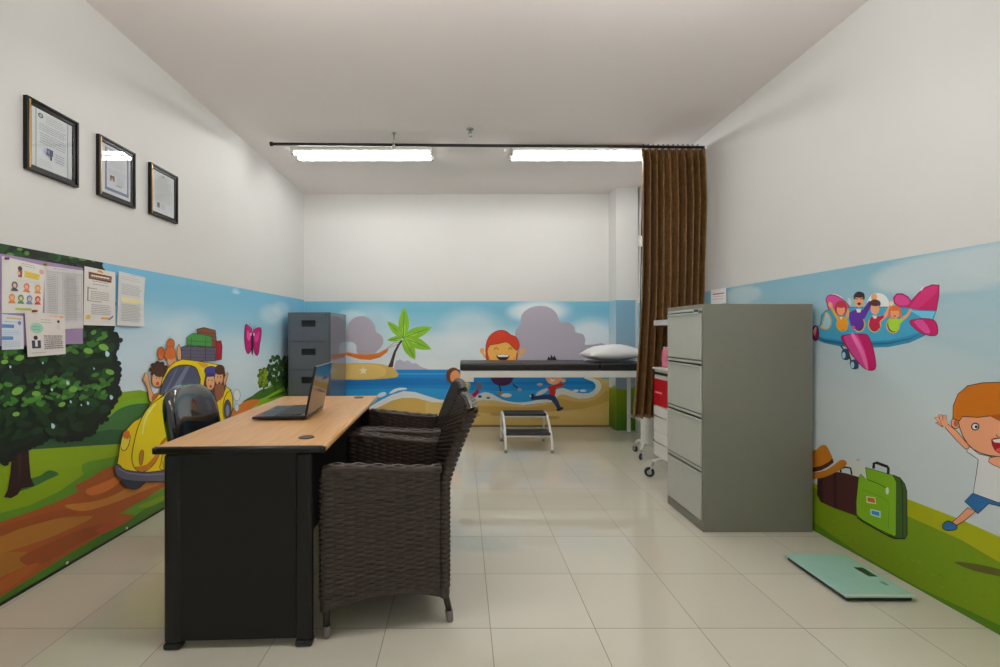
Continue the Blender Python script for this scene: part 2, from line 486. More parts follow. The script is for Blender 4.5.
for x, y, s_ in ((200, 378, 9), (196, 235, 5), (258, 208, 7), (270, 282, 5), (338, 288, 6), (312, 295, 4), (430, 265, 8), (414, 95, 10), (32, 145, 5), (160, 130, 4), (362, 152, 4)):
    P.poly([(x - s_ * .5, y - s_ * 1.4), (x + s_, y - s_ * .3), (x + s_ * .4, y + s_), (x - s_ * .6, y + s_ * .6)], (176, 206, 216), 2)

# yellow car with passengers
YEL, YSH, LN = (226, 196, 16), (196, 120, 24), (60, 42, 20)
P.crop(130, 320, 6.06)
P.ell(640, 455, 22, 34, (214, 220, 228), line=(110, 120, 135), lw=.4); P.ell(640, 530, 14, 24, (214, 220, 228), line=(110, 120, 135), lw=.4)
P.poly([(400, 55), (440, 45), (510, 62), (522, 165), (400, 165)], (128, 78, 56), 0, (70, 36, 26), .6)
for y in (75, 95, 120): P.stroke([(402, y), (518, y + 8)], .6, (96, 52, 40))
P.poly([(514, 128), (545, 125), (552, 160), (548, 240), (514, 246)], (150, 32, 48), 0, (90, 20, 30), .5)
P.poly([(336, 108), (360, 88), (380, 80), (400, 84), (488, 100), (490, 162), (430, 158), (336, 152)], (66, 140, 66), 0, (30, 76, 36), .6)
P.stroke([(345, 125), (480, 135)], .6, (40, 96, 44)); P.stroke([(365, 100), (365, 150)], .6, (40, 96, 44)); P.stroke([(450, 105), (450, 160)], .6, (40, 96, 44))
P.poly([(302, 165), (330, 156), (510, 168), (512, 246), (400, 250), (305, 238)], (92, 88, 108), 0, (48, 44, 62), .6)
for y in (185, 205, 225): P.stroke([(305, y), (510, y + 5)], .5, (66, 62, 84))
P.stroke([(360, 160), (360, 240)], .8, (58, 54, 76)); P.stroke([(450, 165), (450, 246)], .8, (58, 54, 76))
SK = (212, 160, 116)
P.poly([(282, 240), (276, 190), (284, 150), (292, 150), (302, 190), (300, 240)], SK, 2, LN, .4)
P.ell(238, 145, 24, 32, (196, 100, 40), line=(130, 56, 20), lw=.5); P.ell(180, 202, 21, 40, (196, 100, 40), line=(130, 56, 20), lw=.5)
P.ell(236, 208, 34, 48, (200, 104, 42), line=(130, 56, 20), lw=.5); P.ell(246, 252, 28, 34, SK)
P.ell(240, 218, 28, 22, (200, 104, 42))
P.poly([(108, 490), (100, 430), (84, 385), (68, 360), (76, 345), (80, 322), (92, 320), (100, 330), (106, 365), (112, 400), (132, 450), (140, 500)], SK, 2, LN, .5)
P.ell(165, 305, 46, 50, (72, 46, 34), line=(40, 24, 18), lw=.6)
for a in range(9): P.ell(165 + 46 * math.cos(a * .7 - PI), 300 + 46 * math.sin(a * .7 - PI) * .9, 13, 13, (72, 46, 34), n=10)
P.ell(155, 362, 34, 46, SK, line=LN, lw=.5); P.ell(170, 320, 34, 26, (72, 46, 34))
P.ell(158, 385, 9, 12, (200, 60, 50)); P.ell(152, 352, 3, 4, LN); P.ell(172, 352, 3, 4, LN)
P.poly([(125, 460), (160, 440), (180, 470), (130, 500)], (176, 92, 44), 2)
# body
P.poly([(110, 510), (150, 470), (172, 440), (186, 360), (222, 290), (262, 254), (310, 238), (400, 248), (480, 262), (548, 275), (566, 310), (574, 400), (604, 424), (614, 470), (616, 540), (600, 590), (560, 700), (-10, 900), (0, 760), (40, 660), (72, 575)], YEL, 0, LN, .7)
P.poly([(400, 255), (470, 268), (440, 290), (420, 276)], (206, 150, 24), 2)
P.poly([(172, 452), (184, 400), (208, 345), (240, 300), (288, 276), (340, 273), (386, 285), (408, 325), (416, 390), (330, 420), (240, 438)], (78, 82, 108), 2, LN, .9)
P.poly([(240, 430), (330, 280), (356, 278), (280, 425)], (112, 116, 144)); P.poly([(196, 440), (270, 300), (282, 292), (214, 436)], (104, 108, 136))
P.poly([(440, 440), (446, 360), (462, 310), (500, 286), (550, 290), (566, 330), (570, 420), (540, 470), (510, 500), (470, 470)], (84, 54, 44), 2, LN, .7)
P.ell(480, 375, 27, 50, SK, line=LN, lw=.4); P.ell(483, 308, 40, 28, (70, 66, 140), line=(30, 30, 70), lw=.5)
P.poly([(446, 330), (470, 318), (510, 330), (505, 340), (460, 345)], (58, 54, 120), 2)
P.ell(537, 300, 30, 30, (80, 50, 36)); P.ell(532, 350, 27, 46, SK, line=LN, lw=.4); P.ell(536, 312, 28, 20, (80, 50, 36))
for x, y in ((470, 365), (490, 366), (524, 345), (542, 345)): P.ell(x, y, 3, 5, LN, n=8)
P.ell(481, 402, 7, 9, (170, 40, 40)); P.ell(534, 385, 7, 10, (120, 20, 30))
P.poly([(505, 400), (560, 395), (560, 460), (520, 490)], (150, 90, 60), 2)
P.poly([(560, 360), (580, 320), (588, 325), (580, 360), (566, 400)], SK, 2, LN, .4)
P.stroke([(430, 285), (434, 400), (450, 470)], 1.0, (236, 210, 40))
P.poly([(566, 470), (600, 425), (614, 470), (616, 530), (600, 590), (580, 640), (556, 560)], YEL, 2, LN, .7)
P.ell(584, 545, 22, 62, (70, 72, 96), line=LN, lw=.7); P.ell(584, 548, 11, 34, (130, 132, 150))
# bonnet, wing, headlamp, bumper
P.crop(100, 380, 5.558)
P.poly([(225, 203), (180, 230), (132, 285), (104, 345), (94, 420), (86, 490), (140, 520), (300, 520), (420, 500), (500, 300), (420, 60), (330, 95)], YEL, 3, LN, .8)
P.poly([(420, 66), (330, 98), (262, 150), (212, 235), (184, 330), (168, 420), (178, 480), (215, 512), (262, 496), (310, 440), (345, 350), (400, 290), (480, 250)], (232, 202, 22), 3, LN, .8)
P.poly([(178, 482), (215, 514), (262, 498), (310, 442), (345, 352), (400, 290), (480, 248), (480, 232), (400, 270), (330, 345), (290, 430), (250, 470), (215, 480)], YSH, 0)
P.poly([(330, 460), (345, 400), (390, 330), (440, 300), (440, 470), (330, 500)], (214, 186, 16), 2, LN, .6)
P.stroke([(340, 450), (352, 520)], .7, (150, 90, 30))
P.ell(132, 338, 24, 56, (226, 200, 90), rot=12, line=LN, lw=.7)
P.ell(138, 306, 20, 24, (206, 110, 40), rot=12); P.ell(126, 355, 19, 32, (232, 206, 60), rot=12)
P.poly([(214, 400), (228, 388), (234, 410), (226, 465), (214, 474), (208, 440)], (176, 120, 30), 2, LN, .5)
P.poly([(262, 170), (300, 130), (300, 140), (256, 200), (232, 280), (226, 290), (234, 230)], (246, 230, 130), 2)
P.ell(230, 288, 6, 12, (246, 230, 130), rot=20)
P.poly([(356, 112), (388, 110), (390, 122), (372, 140), (358, 130)], (110, 160, 120), 0)
P.poly([(110, 552), (126, 585), (158, 604), (195, 606), (226, 585), (240, 555)], (52, 52, 66), 2, (26, 24, 30), .8)
P.poly([(72, 490), (84, 468), (104, 478), (130, 500), (250, 514), (420, 500), (420, 556), (250, 566), (130, 556), (84, 532)], (92, 90, 110), 2, (44, 42, 54), 1.0)
P.stroke([(92, 490), (140, 516), (250, 528), (420, 516)], 1.2, (128, 126, 146))
mural_l = P.build('wall_mural', print_mat('mural_print', 0.5, 0.35))
tag(mural_l, 'printed mural on the left wall with a big tree and a yellow car', 'mural')

# ---------------- back wall
P = Print(lambda u, v, w: (u, YB - w, v), gain=1.3)
P.map = on_back
P.clip = lambda u, v: (min(max(u, XL + 0.004), 1.7995), min(max(v, 0.009), 1.5335))
def back_sky(u, v):
    c = mixc((214, 222, 228), (112, 176, 200), (v - 0.80) / 0.62)
    for cu, cv, ru, rv, a in ((-1.1, 1.25, .5, .30, .45), (.10, 1.20, .45, .30, .55), (.45, 1.0, .9, .25, .6), (.95, 1.40, .35, .13, .7), (1.5, 1.05, .5, .25, .5), (-.4, 1.0, .7, .2, .6), (-1.35, 1.35, .2, .1, .5), (.97, 1.42, .42, .17, .9), (.72, 1.40, .22, .12, .6), (1.6, 1.12, .35, .25, .8)):
        c = mixc(c, (216, 223, 228), a * puff(u, v, cu, cv, ru, rv, .5))
    return c
P.grid(XL + 0.004, 1.7995, 0.009, 1.5335, 200, 80, back_sky)
# storm clouds
P.crop(440, 300, 4.168)
PUR = (170, 164, 178)
P.poly([(300, 300), (312, 170), (316, 125), (335, 100), (340, 62), (372, 34), (420, 24), (462, 34), (488, 60), (500, 92), (535, 92), (560, 112), (565, 135), (595, 142), (606, 168), (604, 186), (640, 186), (700, 188), (700, 300)], PUR, 2)
P.crop(340, 300, 5.555)
P.poly([(40, 300), (42, 250), (60, 235), (85, 250), (100, 290), (104, 360), (40, 370)], (206, 212, 222), 2)
P.poly([(30, 230), (36, 160), (60, 115), (100, 92), (140, 92), (172, 112), (195, 145), (200, 175), (232, 200), (240, 240), (215, 275), (180, 300), (100, 300), (90, 250), (60, 230)], PUR, 3)
P.poly([(295, 390), (310, 340), (332, 330), (352, 342), (378, 336), (400, 352), (425, 352), (450, 372), (500, 388), (500, 395)], (176, 176, 194), 0)
# sea
P.crop(0, 0, 1)
P.poly([(303, 369.6), (609, 369.6), (609, 430), (303, 430)], (28, 128, 196))
P.poly([(303, 373), (609, 373), (609, 374), (303, 375)], (60, 156, 214)); P.poly([(303, 378), (430, 378), (480, 382), (609, 381), (609, 384), (303, 386)], (20, 112, 184))
P.poly([(303, 390), (420, 388), (500, 391), (609, 388), (609, 400), (303, 410)], (46, 148, 208))
# island, hammock, palm
P.crop(340, 300, 5.555)
P.poly([(-160, 400), (-60, 362), (60, 352), (150, 350), (240, 358), (290, 375), (318, 400), (322, 426), (260, 436), (100, 444), (-60, 436), (-160, 420)], (206, 172, 96), 2)
P.poly([(-60, 368), (60, 356), (150, 354), (220, 364), (256, 390), (240, 425), (160, 438), (60, 438), (-60, 430)], (220, 188, 110), 3)
st = []
for k in range(10):
    r = 25 if k % 2 == 0 else 11; a = k * PI / 5 - PI / 2
    st.append((130 + r * math.cos(a), 393 + r * math.sin(a)))
P.poly(st, (232, 220, 190))
P.stroke([(270, 262), (300, 238), (335, 232)], .5, (140, 110, 90)); P.stroke([(275, 266), (310, 250), (330, 240)], .4, (140, 110, 90))
P.poly([(-60, 270), (20, 285), (80, 297), (150, 302), (215, 292), (262, 268), (274, 262), (262, 290), (225, 318), (170, 333), (110, 330), (60, 315), (0, 296), (-60, 286)], (208, 116, 46), 0)
P.stroke([(20, 288), (80, 300), (150, 305), (215, 295), (262, 272)], .8, (226, 142, 76))
P.poly([(338, 222), (318, 250), (296, 292), (280, 340), (266, 372), (294, 374), (300, 335), (312, 290), (332, 250), (350, 226)], (74, 50, 46), 0)
for t in ((357, 40), (262, 118), (512, 152), (508, 274), (418, 332), (262, 224)):
    wd = 30 if t[0] > 300 else 22
    if t == (262, 224): wd = 15
    P.leaf((352, 208), t, wd, (126, 178, 46), (60, 110, 30), .5)
    P.leaf((352, 208), ((352 + t[0]) / 2 + 4, (208 + t[1]) / 2 + 4), wd * .35, (150, 200, 62))
    P.stroke([(352, 208), (352 + (t[0] - 352) * .85, 208 + (t[1] - 208) * .85)], .55, (58, 104, 30))
# beach
P.crop(340, 370, 7.69)
P.poly([(-290, 300), (0, 330), (150, 330), (300, 240), (400, 190), (490, 162), (580, 170), (660, 196), (760, 226), (860, 246), (960, 250), (960, 420), (-290, 420)], (212, 216, 218), 0)
P.poly([(280, 205), (300, 180), (340, 168), (358, 180), (345, 198), (300, 212)], (206, 220, 228), 2); P.poly([(378, 180), (410, 150), (460, 136), (512, 138), (508, 150), (450, 158), (400, 180)], (214, 224, 230), 2)
P.poly([(-290, 330), (150, 350), (300, 285), (400, 235), (480, 214), (580, 214), (680, 240), (800, 280), (900, 296), (1000, 300), (1000, 440), (-290, 440)], (198, 164, 88), 0)
P.crop(440, 360, 8.33)
P.poly([(-40, 330), (40, 332), (150, 330), (240, 330), (300, 300), (330, 280), (380, 268), (440, 285), (520, 330), (620, 352), (720, 350), (820, 330), (900, 310), (1000, 300), (1120, 300), (1120, 350), (900, 350), (700, 378), (560, 370), (460, 345), (360, 335), (240, 350), (-40, 350)], (214, 216, 214), 2)
P.crop(440, 300, 4.168)
P.poly([(-60, 425), (30, 428), (130, 420), (220, 418), (300, 432), (360, 440), (450, 425), (480, 390), (510, 378), (570, 396), (620, 394), (655, 372), (650, 340), (610, 318), (704, 318), (704, 522), (-60, 522)], (206, 176, 106), 0)
P.poly([(450, 425), (474, 382), (510, 366), (570, 386), (620, 388), (648, 366), (640, 342), (600, 326), (620, 320), (664, 338), (672, 368), (640, 402), (580, 412), (520, 394), (490, 400), (474, 424)], (216, 216, 208), 2)
P.ell(566, 378, 12, 5, (214, 226, 232)); P.ell(596, 378, 14, 5, (214, 226, 232))
P.poly([(130, 440), (300, 446), (430, 440), (500, 410), (560, 425), (640, 418), (690, 380), (704, 384), (704, 420), (600, 452), (500, 460), (420, 470), (300, 470), (150, 470)], (194, 158, 82), 2)
P.poly([(660, 316), (704, 316), (704, 330), (680, 330)], (70, 170, 190))
for cx, cy in ((238, 476), (140, 480), (470, 490)): P.ell(cx, cy, 30, 7, (184, 148, 78))
for u0 in (0,):
    P.poly([(-700, 520), (704, 520), (704, 530), (-700, 530)], (150, 126, 70))
# laughing boy behind the couch
P.crop(465, 325, 8.89)
SKB = (232, 172, 84)
P.ell(152, 228, 20, 24, SKB); P.poly([(140, 240), (165, 240), (195, 300), (170, 290)], SKB); P.ell(512, 228, 26, 22, (214, 160, 100)); P.poly([(490, 235), (520, 240), (480, 280), (460, 270)], SKB)
P.ell(330, 330, 140, 100, SKB); P.ell(330, 240, 132, 110, SKB, line=(190, 120, 50), lw=.5)
P.poly([(190, 305), (184, 220), (196, 140), (235, 80), (300, 48), (360, 52), (408, 88), (450, 104), (478, 150), (482, 195), (462, 225), (428, 200), (396, 166), (360, 150), (300, 166), (225, 178), (214, 190), (196, 230), (210, 305)], (200, 60, 32), 2, (130, 40, 24), .6)
P.poly([(196, 260), (210, 280), (214, 312), (196, 312)], (176, 60, 36)); P.poly([(462, 240), (470, 250), (466, 312), (452, 312)], (176, 60, 36))
for x0 in (262, 388):
    P.stroke([(x0, 222), (x0 + 8, 204), (x0 + 24, 204), (x0 + 30, 222)], .7, (110, 70, 30), 3)
P.poly([(280, 268), (335, 262), (396, 268), (380, 300), (360, 312), (312, 312), (292, 298)], (34, 18, 26), 2); P.poly([(284, 268), (335, 263), (392, 268), (378, 284), (300, 284)], (232, 226, 220), 0)
P.ell(330, 470, 100, 72, (66, 30, 66)); P.poly([(236, 330), (424, 330), (440, 470), (222, 470)], (66, 30, 66))
P.stroke([(305, 530), (316, 590)], 1.4, (40, 34, 66)); P.stroke([(425, 530), (470, 560)], 1.4, (40, 34, 66))
P.ell(485, 575, 20, 14, (150, 150, 160)); P.ell(368, 625, 48, 18, (212, 214, 214)); P.ell(312, 606, 24, 14, (150, 120, 100))
# child with brown hair behind the chairs, and the running boy
P.crop(440, 360, 8.33)
P.ell(112, 130, 62, 68, (96, 54, 34)); P.ell(128, 142, 44, 56, (226, 152, 98)); P.poly([(190, 190), (240, 190), (256, 210), (240, 250), (200, 250)], (224, 180, 60), 2)
P.poly([(238, 200), (256, 206), (244, 262), (230, 262)], (90, 170, 170)); P.poly([(264, 290), (310, 240), (330, 262), (290, 316)], (170, 26, 74), 0)
P.ell(328, 214, 26, 34, (108, 106, 128), rot=-30); P.ell(332, 304, 16, 12, (40, 92, 130)); P.ell(402, 315, 16, 8, (40, 92, 130))
P.crop(525, 345, 7.41)
P.poly([(162, 112), (174, 84), (186, 98), (192, 70), (206, 92), (218, 78), (236, 110), (240, 140), (156, 140)], (40, 24, 34), 0)
P.ell(212, 232, 62, 62, (224, 160, 110)); P.ell(204, 256, 18, 14, (230, 230, 226)); P.poly([(192, 246), (222, 246), (216, 252), (198, 252)], (70, 20, 30))
P.ell(110, 292, 22, 10, (190, 160, 150)); P.ell(282, 262, 20, 14, (224, 160, 110))
P.poly([(160, 312), (200, 300), (268, 282), (288, 282), (288, 300), (230, 318), (224, 372), (200, 388), (178, 372), (182, 330)], (196, 44, 36), 0)
P.ell(126, 348, 52, 16, (200, 206, 212), rot=-28)
P.poly([(60, 384), (150, 366), (200, 372), (226, 380), (262, 455), (240, 475), (196, 410), (130, 404), (70, 405)], (38, 62, 106), 2)
P.ell(56, 384, 14, 24, (44, 46, 70)); P.ell(258, 474, 28, 13, (44, 46, 70), rot=-20); P.ell(40, 378, 6, 8, (210, 220, 228))
mural_b = P.build('wall_mural', print_mat('mural_print'))
tag(mural_b, 'printed beach mural on the back wall with palm and hammock', 'mural')

# ---------------- corner pillar
P = Print(lambda u, v, w: ((1.80 - w, 5.40 + u, v) if u >= 0 else (1.80 - u, 5.40 - w, v)), gain=1.25)
def pil(u, v):
    if v < 0.50 + 0.02 * math.sin(u * 20): return mixc((64, 110, 14), (150, 166, 10), (v - .05) / .5)
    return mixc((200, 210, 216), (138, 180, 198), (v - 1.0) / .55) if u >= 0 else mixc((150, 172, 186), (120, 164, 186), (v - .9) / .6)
P.w = .0015; P.grid(0, 0.255, 0.004, 1.530, 6, 90, pil)
P.w = .0015; P.grid(-0.226, -0.0001, 0.004, 1.530, 6, 90, pil)
tag(P.build('wall_mural', print_mat('mural_print')), 'sky and green grass mural wrapped round the corner pillar', 'mural')

# ---------------- right wall
RX = lambda z: XR0 + XRS * z
P = Print(lambda u, v, w: (RX(v) - w, u, v), gain=1.55)
P.map = on_right
P.clip = lambda u, v: (min(max(u, -1.25), 5.39), min(max(v, 0.003), 1.493))
def right_sky(u, v):
    c = mixc((176, 186, 188), (112, 158, 176), (v - 0.80) / 0.75)
    for cu, cv, ru, rv, a in ((1.95, 1.40, .40, .10, .8), (1.5, 1.42, .5, .12, .6), (1.75, 1.2, .35, .12, .25), (3.4, 1.42, .25, .07, .7), (2.3, .95, .6, .2, .4)):
        c = mixc(c, (172, 184, 188), a * puff(u, v, cu, cv, ru, rv, .18))
    return c
P.grid(-1.25, 5.39, 0.003, 1.493, 260, 70, right_sky)
# grass
P.crop(800, 370, 2.47)
P.poly([(-700, 290), (-200, 260), (34, 280), (100, 300), (265, 318), (400, 370), (494, 412), (900, 570), (2000, 1100), (2000, 2400), (494, 668), (34, 400), (-700, 200)], (148, 152, 8), 0)
P.poly([(-700, 300), (-200, 270), (34, 290), (100, 330), (265, 360), (400, 420), (494, 475), (900, 700), (2000, 1300), (2000, 2400), (494, 680), (34, 410), (-700, 200)], (104, 130, 12), 0)
P.poly([(-700, 200), (34, 375), (140, 450), (300, 540), (494, 630), (900, 830), (900, 1200), (494, 690), (34, 420)], (72, 112, 8), 0)
P.poly([(380, 474), (430, 478), (494, 492), (600, 520), (600, 540), (494, 510), (430, 496)], (84, 84, 30), 2)
for k in range(26):
    x = random.uniform(60, 480); y = 330 + (x - 60) * .52 + random.uniform(10, 60)
    P.stroke([(x, y), (x + random.uniform(4, 9), y + 2)], .4, (138, 150, 34) if k % 2 else (82, 100, 20))
# suitcases and hat
P.crop(805, 430, 5.558)
P.poly([(240, 180), (330, 160), (350, 275), (300, 262), (250, 250)], (182, 186, 180), 0)
P.poly([(72, 260), (160, 232), (230, 242), (300, 262), (295, 480), (160, 430), (90, 398), (70, 360)], (62, 30, 30), 0, (30, 14, 14), .6)
P.poly([(160, 232), (172, 232), (178, 435), (164, 430)], (36, 18, 18)); P.poly([(76, 262), (98, 256), (102, 400), (90, 398), (72, 360)], (44, 22, 22))
P.stroke([(200, 235), (200, 215), (225, 206), (255, 212), (262, 248)], 1.8, (24, 16, 16))
P.poly([(30, 232), (52, 236), (120, 222), (180, 180), (200, 166), (222, 168), (234, 182), (226, 200), (180, 232), (110, 262), (60, 272), (30, 276)], (166, 106, 28), 2)
P.poly([(20, 135), (42, 118), (66, 108), (86, 88), (108, 82), (124, 92), (140, 122), (158, 165), (150, 190), (100, 215), (40, 232), (10, 230)], (170, 106, 26), 2)
P.poly([(40, 210), (90, 200), (130, 180), (155, 158), (162, 180), (130, 205), (90, 225), (40, 236)], (70, 30, 16), 0)
P.poly([(490, 250), (530, 265), (556, 300), (568, 340), (570, 580), (558, 605), (500, 600), (470, 590)], (54, 80, 34), 0, (22, 30, 16), .8)
P.poly([(338, 208), (420, 232), (490, 252), (510, 290), (508, 580), (500, 592), (400, 545), (320, 500), (288, 470), (286, 400), (300, 262), (312, 245), (346, 275)], (112, 156, 26), 0, (40, 62, 16), .6)
P.stroke([(290, 485), (330, 512), (400, 552), (470, 590), (500, 602), (556, 604)], 1.4, (24, 30, 16))
P.stroke([(536, 280), (545, 340), (546, 600)], .8, (24, 34, 16)); P.stroke([(350, 276), (400, 295), (452, 320)], .8, (50, 80, 20))
P.stroke([(318, 330), (420, 370), (460, 395), (470, 420), (466, 545)], .4, (74, 112, 22))
P.ell(459, 338, 9, 20, (190, 200, 180)); P.stroke([(383, 215), (385, 186), (400, 182), (460, 204), (466, 214), (464, 246)], 2.8, (20, 20, 22))
P.poly([(343, 368), (392, 375), (398, 412), (345, 404)], (196, 190, 160)); P.poly([(348, 374), (388, 380), (392, 406), (350, 398)], (176, 96, 30))
P.poly([(366, 438), (422, 452), (422, 488), (366, 472)], (176, 196, 200)); P.poly([(372, 446), (416, 457), (416, 480), (372, 467)], (44, 128, 176))
P.ell(297, 166, 10, 5, (150, 150, 140))
# aeroplane
P.crop(805, 275, 6.67)
MG, DM, BL, DB, GO = (172, 20, 88), (112, 8, 56), (58, 142, 176), (26, 92, 128), (196, 158, 60)
P.ell(490, 200, 75, 80, (206, 210, 210)); P.ell(205, 180, 66, 50, (206, 208, 208), rot=25)
P.poly([(150, 190), (142, 160), (160, 136), (200, 134), (250, 160), (290, 200), (300, 240), (200, 260), (160, 230)], (190, 64, 138), 2, DM, .8)
P.poly([(600, 190), (592, 150), (615, 125), (650, 124), (690, 145), (712, 172), (760, 120), (800, 85), (850, 65), (898, 66), (896, 140), (880, 235), (760, 236), (680, 215), (630, 212)], MG, 0, DM, .8)
P.poly([(610, 190), (604, 155), (620, 134), (650, 134), (690, 155), (700, 190), (660, 205)], (192, 60, 130), 2)
P.poly([(700, 215), (790, 100), (850, 72), (890, 72), (880, 120), (760, 225)], (184, 40, 104)); P.poly([(770, 100), (790, 75), (800, 80), (778, 108)], (214, 190, 200))
P.poly([(62, 370), (80, 345), (105, 330), (112, 270), (140, 236), (200, 228), (300, 215), (420, 214), (600, 212), (680, 216), (760, 234), (880, 238), (850, 320), (830, 380), (800, 404), (700, 450), (560, 478), (420, 484), (240, 474), (130, 452), (70, 425)], BL, 0, (26, 88, 120), .5)
P.poly([(70, 402), (130, 420), (260, 438), (420, 442), (560, 434), (700, 404), (800, 370), (820, 385), (800, 404), (700, 450), (560, 478), (420, 484), (240, 474), (130, 452), (70, 425)], (40, 120, 156), 0)
P.poly([(72, 410), (130, 430), (260, 450), (420, 456), (560, 448), (700, 420), (780, 390), (700, 432), (560, 462), (420, 470), (260, 464), (130, 446)], DB, 0)
P.poly([(700, 236), (870, 244), (840, 330), (760, 270)], (96, 176, 204), 0)
P.ell(72, 388, 22, 50, (150, 14, 60), line=(60, 10, 40), lw=1.0); P.poly([(56, 372), (74, 345), (78, 360), (68, 410)], (210, 150, 170), 2)
P.poly([(104, 345), (118, 330), (140, 252), (160, 262), (178, 300), (170, 345), (140, 362)], (150, 190, 206), 2, GO, 1.2)
WIN = [(251, 328, 40, 50), (362, 328, 42, 54), (466, 330, 44, 54), (590, 335, 46, 54)]
for cx, cy, rx, ry in WIN: P.ell(cx, cy, rx, ry, GO)
for cx, cy, rx, ry in WIN: P.ell(cx, cy, rx - 8, ry - 8, (60, 50, 60))
PSK = (206, 146, 108)
P.poly([(380, 250), (400, 215), (430, 170), (452, 190), (400, 290)], (74, 40, 130), 0); P.ell(464, 148, 20, 24, PSK, rot=20); P.ell(300, 178, 12, 26, (170, 190, 196), rot=-15)
P.ell(172, 200, 14, 22, PSK, rot=-20); P.poly([(168, 215), (186, 212), (232, 290), (216, 300)], (196, 150, 60), 0); P.poly([(290, 220), (300, 240), (290, 290), (268, 290)], (196, 150, 60))
P.ell(242, 222, 42, 52, (156, 40, 48)); P.ell(242, 234, 28, 36, PSK); P.ell(244, 200, 32, 20, (156, 40, 48)); P.poly([(218, 290), (242, 276), (272, 288), (286, 340), (262, 366), (232, 364), (216, 340)], (206, 138, 30), 2); P.poly([(232, 280), (252, 280), (244, 300)], (226, 220, 214))
P.poly([(300, 250), (330, 234), (362, 226), (400, 232), (412, 270), (388, 300), (390, 345), (360, 370), (330, 358), (310, 340), (296, 290)], (84, 40, 140), 0)
P.ell(364, 148, 38, 38, (44, 34, 36)); P.ell(363, 176, 32, 40, PSK); P.ell(366, 132, 34, 20, (44, 34, 36)); P.stroke([(336, 158), (356, 160)], .8, (40, 34, 44)); P.stroke([(370, 160), (392, 158)], .8, (40, 34, 44)); P.ell(364, 192, 12, 9, (70, 20, 26)); P.poly([(344, 226), (380, 226), (372, 250), (350, 250)], (222, 222, 226))
P.ell(324, 350, 14, 12, (180, 80, 130))
P.poly([(500, 280), (530, 266), (570, 190), (586, 200), (548, 280), (508, 312)], PSK, 0); P.ell(580, 190, 14, 16, (222, 190, 170))
P.ell(470, 192, 38, 30, (70, 36, 36)); P.ell(470, 222, 30, 42, PSK); P.ell(472, 192, 32, 16, (70, 36, 36)); P.poly([(436, 290), (468, 270), (505, 276), (524, 266), (528, 284), (500, 310), (504, 350), (470, 370), (438, 350)], (168, 24, 60), 2); P.poly([(452, 270), (486, 272), (476, 292), (460, 290)], (222, 214, 214))
P.poly([(640, 290), (680, 262), (704, 222), (718, 232), (690, 278), (650, 312)], PSK, 0)
P.ell(602, 240, 42, 38, (196, 100, 40)); P.ell(602, 256, 30, 36, PSK); P.ell(602, 222, 34, 18, (196, 100, 40)); P.ell(566, 262, 9, 22, (196, 100, 40)); P.ell(640, 262, 9, 22, (196, 100, 40)); P.ell(602, 274, 9, 6, (190, 60, 50))
P.poly([(560, 300), (590, 292), (630, 296), (650, 290), (656, 306), (634, 330), (624, 366), (590, 376), (562, 350)], (150, 190, 50), 2)
P.poly([(700, 310), (740, 295), (800, 290), (862, 300), (886, 340), (888, 390), (860, 406), (800, 395), (740, 360)], MG, 2, DM, .8); P.poly([(730, 312), (790, 300), (840, 380), (800, 384)], (192, 70, 136), 2)
P.poly([(252, 500), (290, 495), (300, 560), (262, 566), (246, 540)], (30, 66, 96), 2); P.poly([(306, 570), (352, 566), (360, 622), (318, 628), (304, 600)], (30, 66, 96), 2); P.ell(262, 535, 12, 22, (150, 180, 196)); P.ell(320, 600, 12, 22, (150, 180, 196))
P.stroke([(240, 470), (262, 500)], 1.5, (60, 50, 60)); P.stroke([(290, 510), (310, 575)], 1.5, (60, 50, 60))
P.poly([(244, 420), (262, 402), (330, 394), (405, 394), (432, 420), (460, 500), (474, 580), (470, 628), (430, 636), (385, 610), (330, 550), (280, 480)], MG, 2, DM, .8)
P.poly([(262, 420), (290, 402), (350, 398), (400, 500), (430, 630), (390, 608), (320, 530)], (188, 60, 128), 2); P.poly([(310, 400), (334, 397), (400, 520), (425, 628), (408, 622), (370, 520)], (206, 100, 156), 2)
# boy (his far half lies outside the photo)
P.crop(930, 370, 3.924)
BSK, K0 = (206, 142, 108), (24, 18, 16)
P.poly([(330, 520), (380, 560), (420, 640), (396, 660), (350, 600), (300, 540)], BSK, 2, K0, .7); P.ell(412, 662, 30, 18, (30, 84, 140), line=K0, lw=.7)
P.poly([(150, 540), (120, 570), (80, 605), (92, 618), (140, 590), (180, 556)], BSK, 0, K0, .7)
P.poly([(52, 606), (72, 592), (92, 600), (108, 612), (104, 626), (72, 630), (54, 622)], (40, 96, 146), 2, K0, .8)
P.poly([(170, 484), (138, 515), (190, 564), (232, 524), (275, 534), (330, 560), (370, 520), (330, 480)], (36, 94, 146), 0, K0, .8)
P.poly([(144, 312), (110, 280), (62, 226), (70, 210), (108, 240), (158, 300)], BSK, 0, K0, .6)
for x, y in ((30, 212), (26, 192), (42, 182), (60, 184)): P.poly([(x - 7, y - 6), (x + 6, y - 8), (66, 214), (52, 224)], BSK, 0, K0, .35)
P.ell(60, 208, 13, 12, BSK)
P.poly([(158, 300), (195, 330), (290, 350), (360, 340), (350, 420), (350, 520), (270, 520), (172, 484), (184, 410), (192, 352), (176, 340), (146, 320)], (190, 192, 192), 0, K0, .7)
P.poly([(350, 340), (430, 290), (440, 304), (360, 380)], BSK, 0, K0, .6)
P.poly([(236, 345), (275, 336), (300, 350), (290, 390), (250, 372), (232, 360)], BSK, 0, K0, .6)
P.ell(103, 208, 18, 22, BSK, line=K0, lw=.7); P.ell(104, 210, 9, 12, (166, 92, 62))
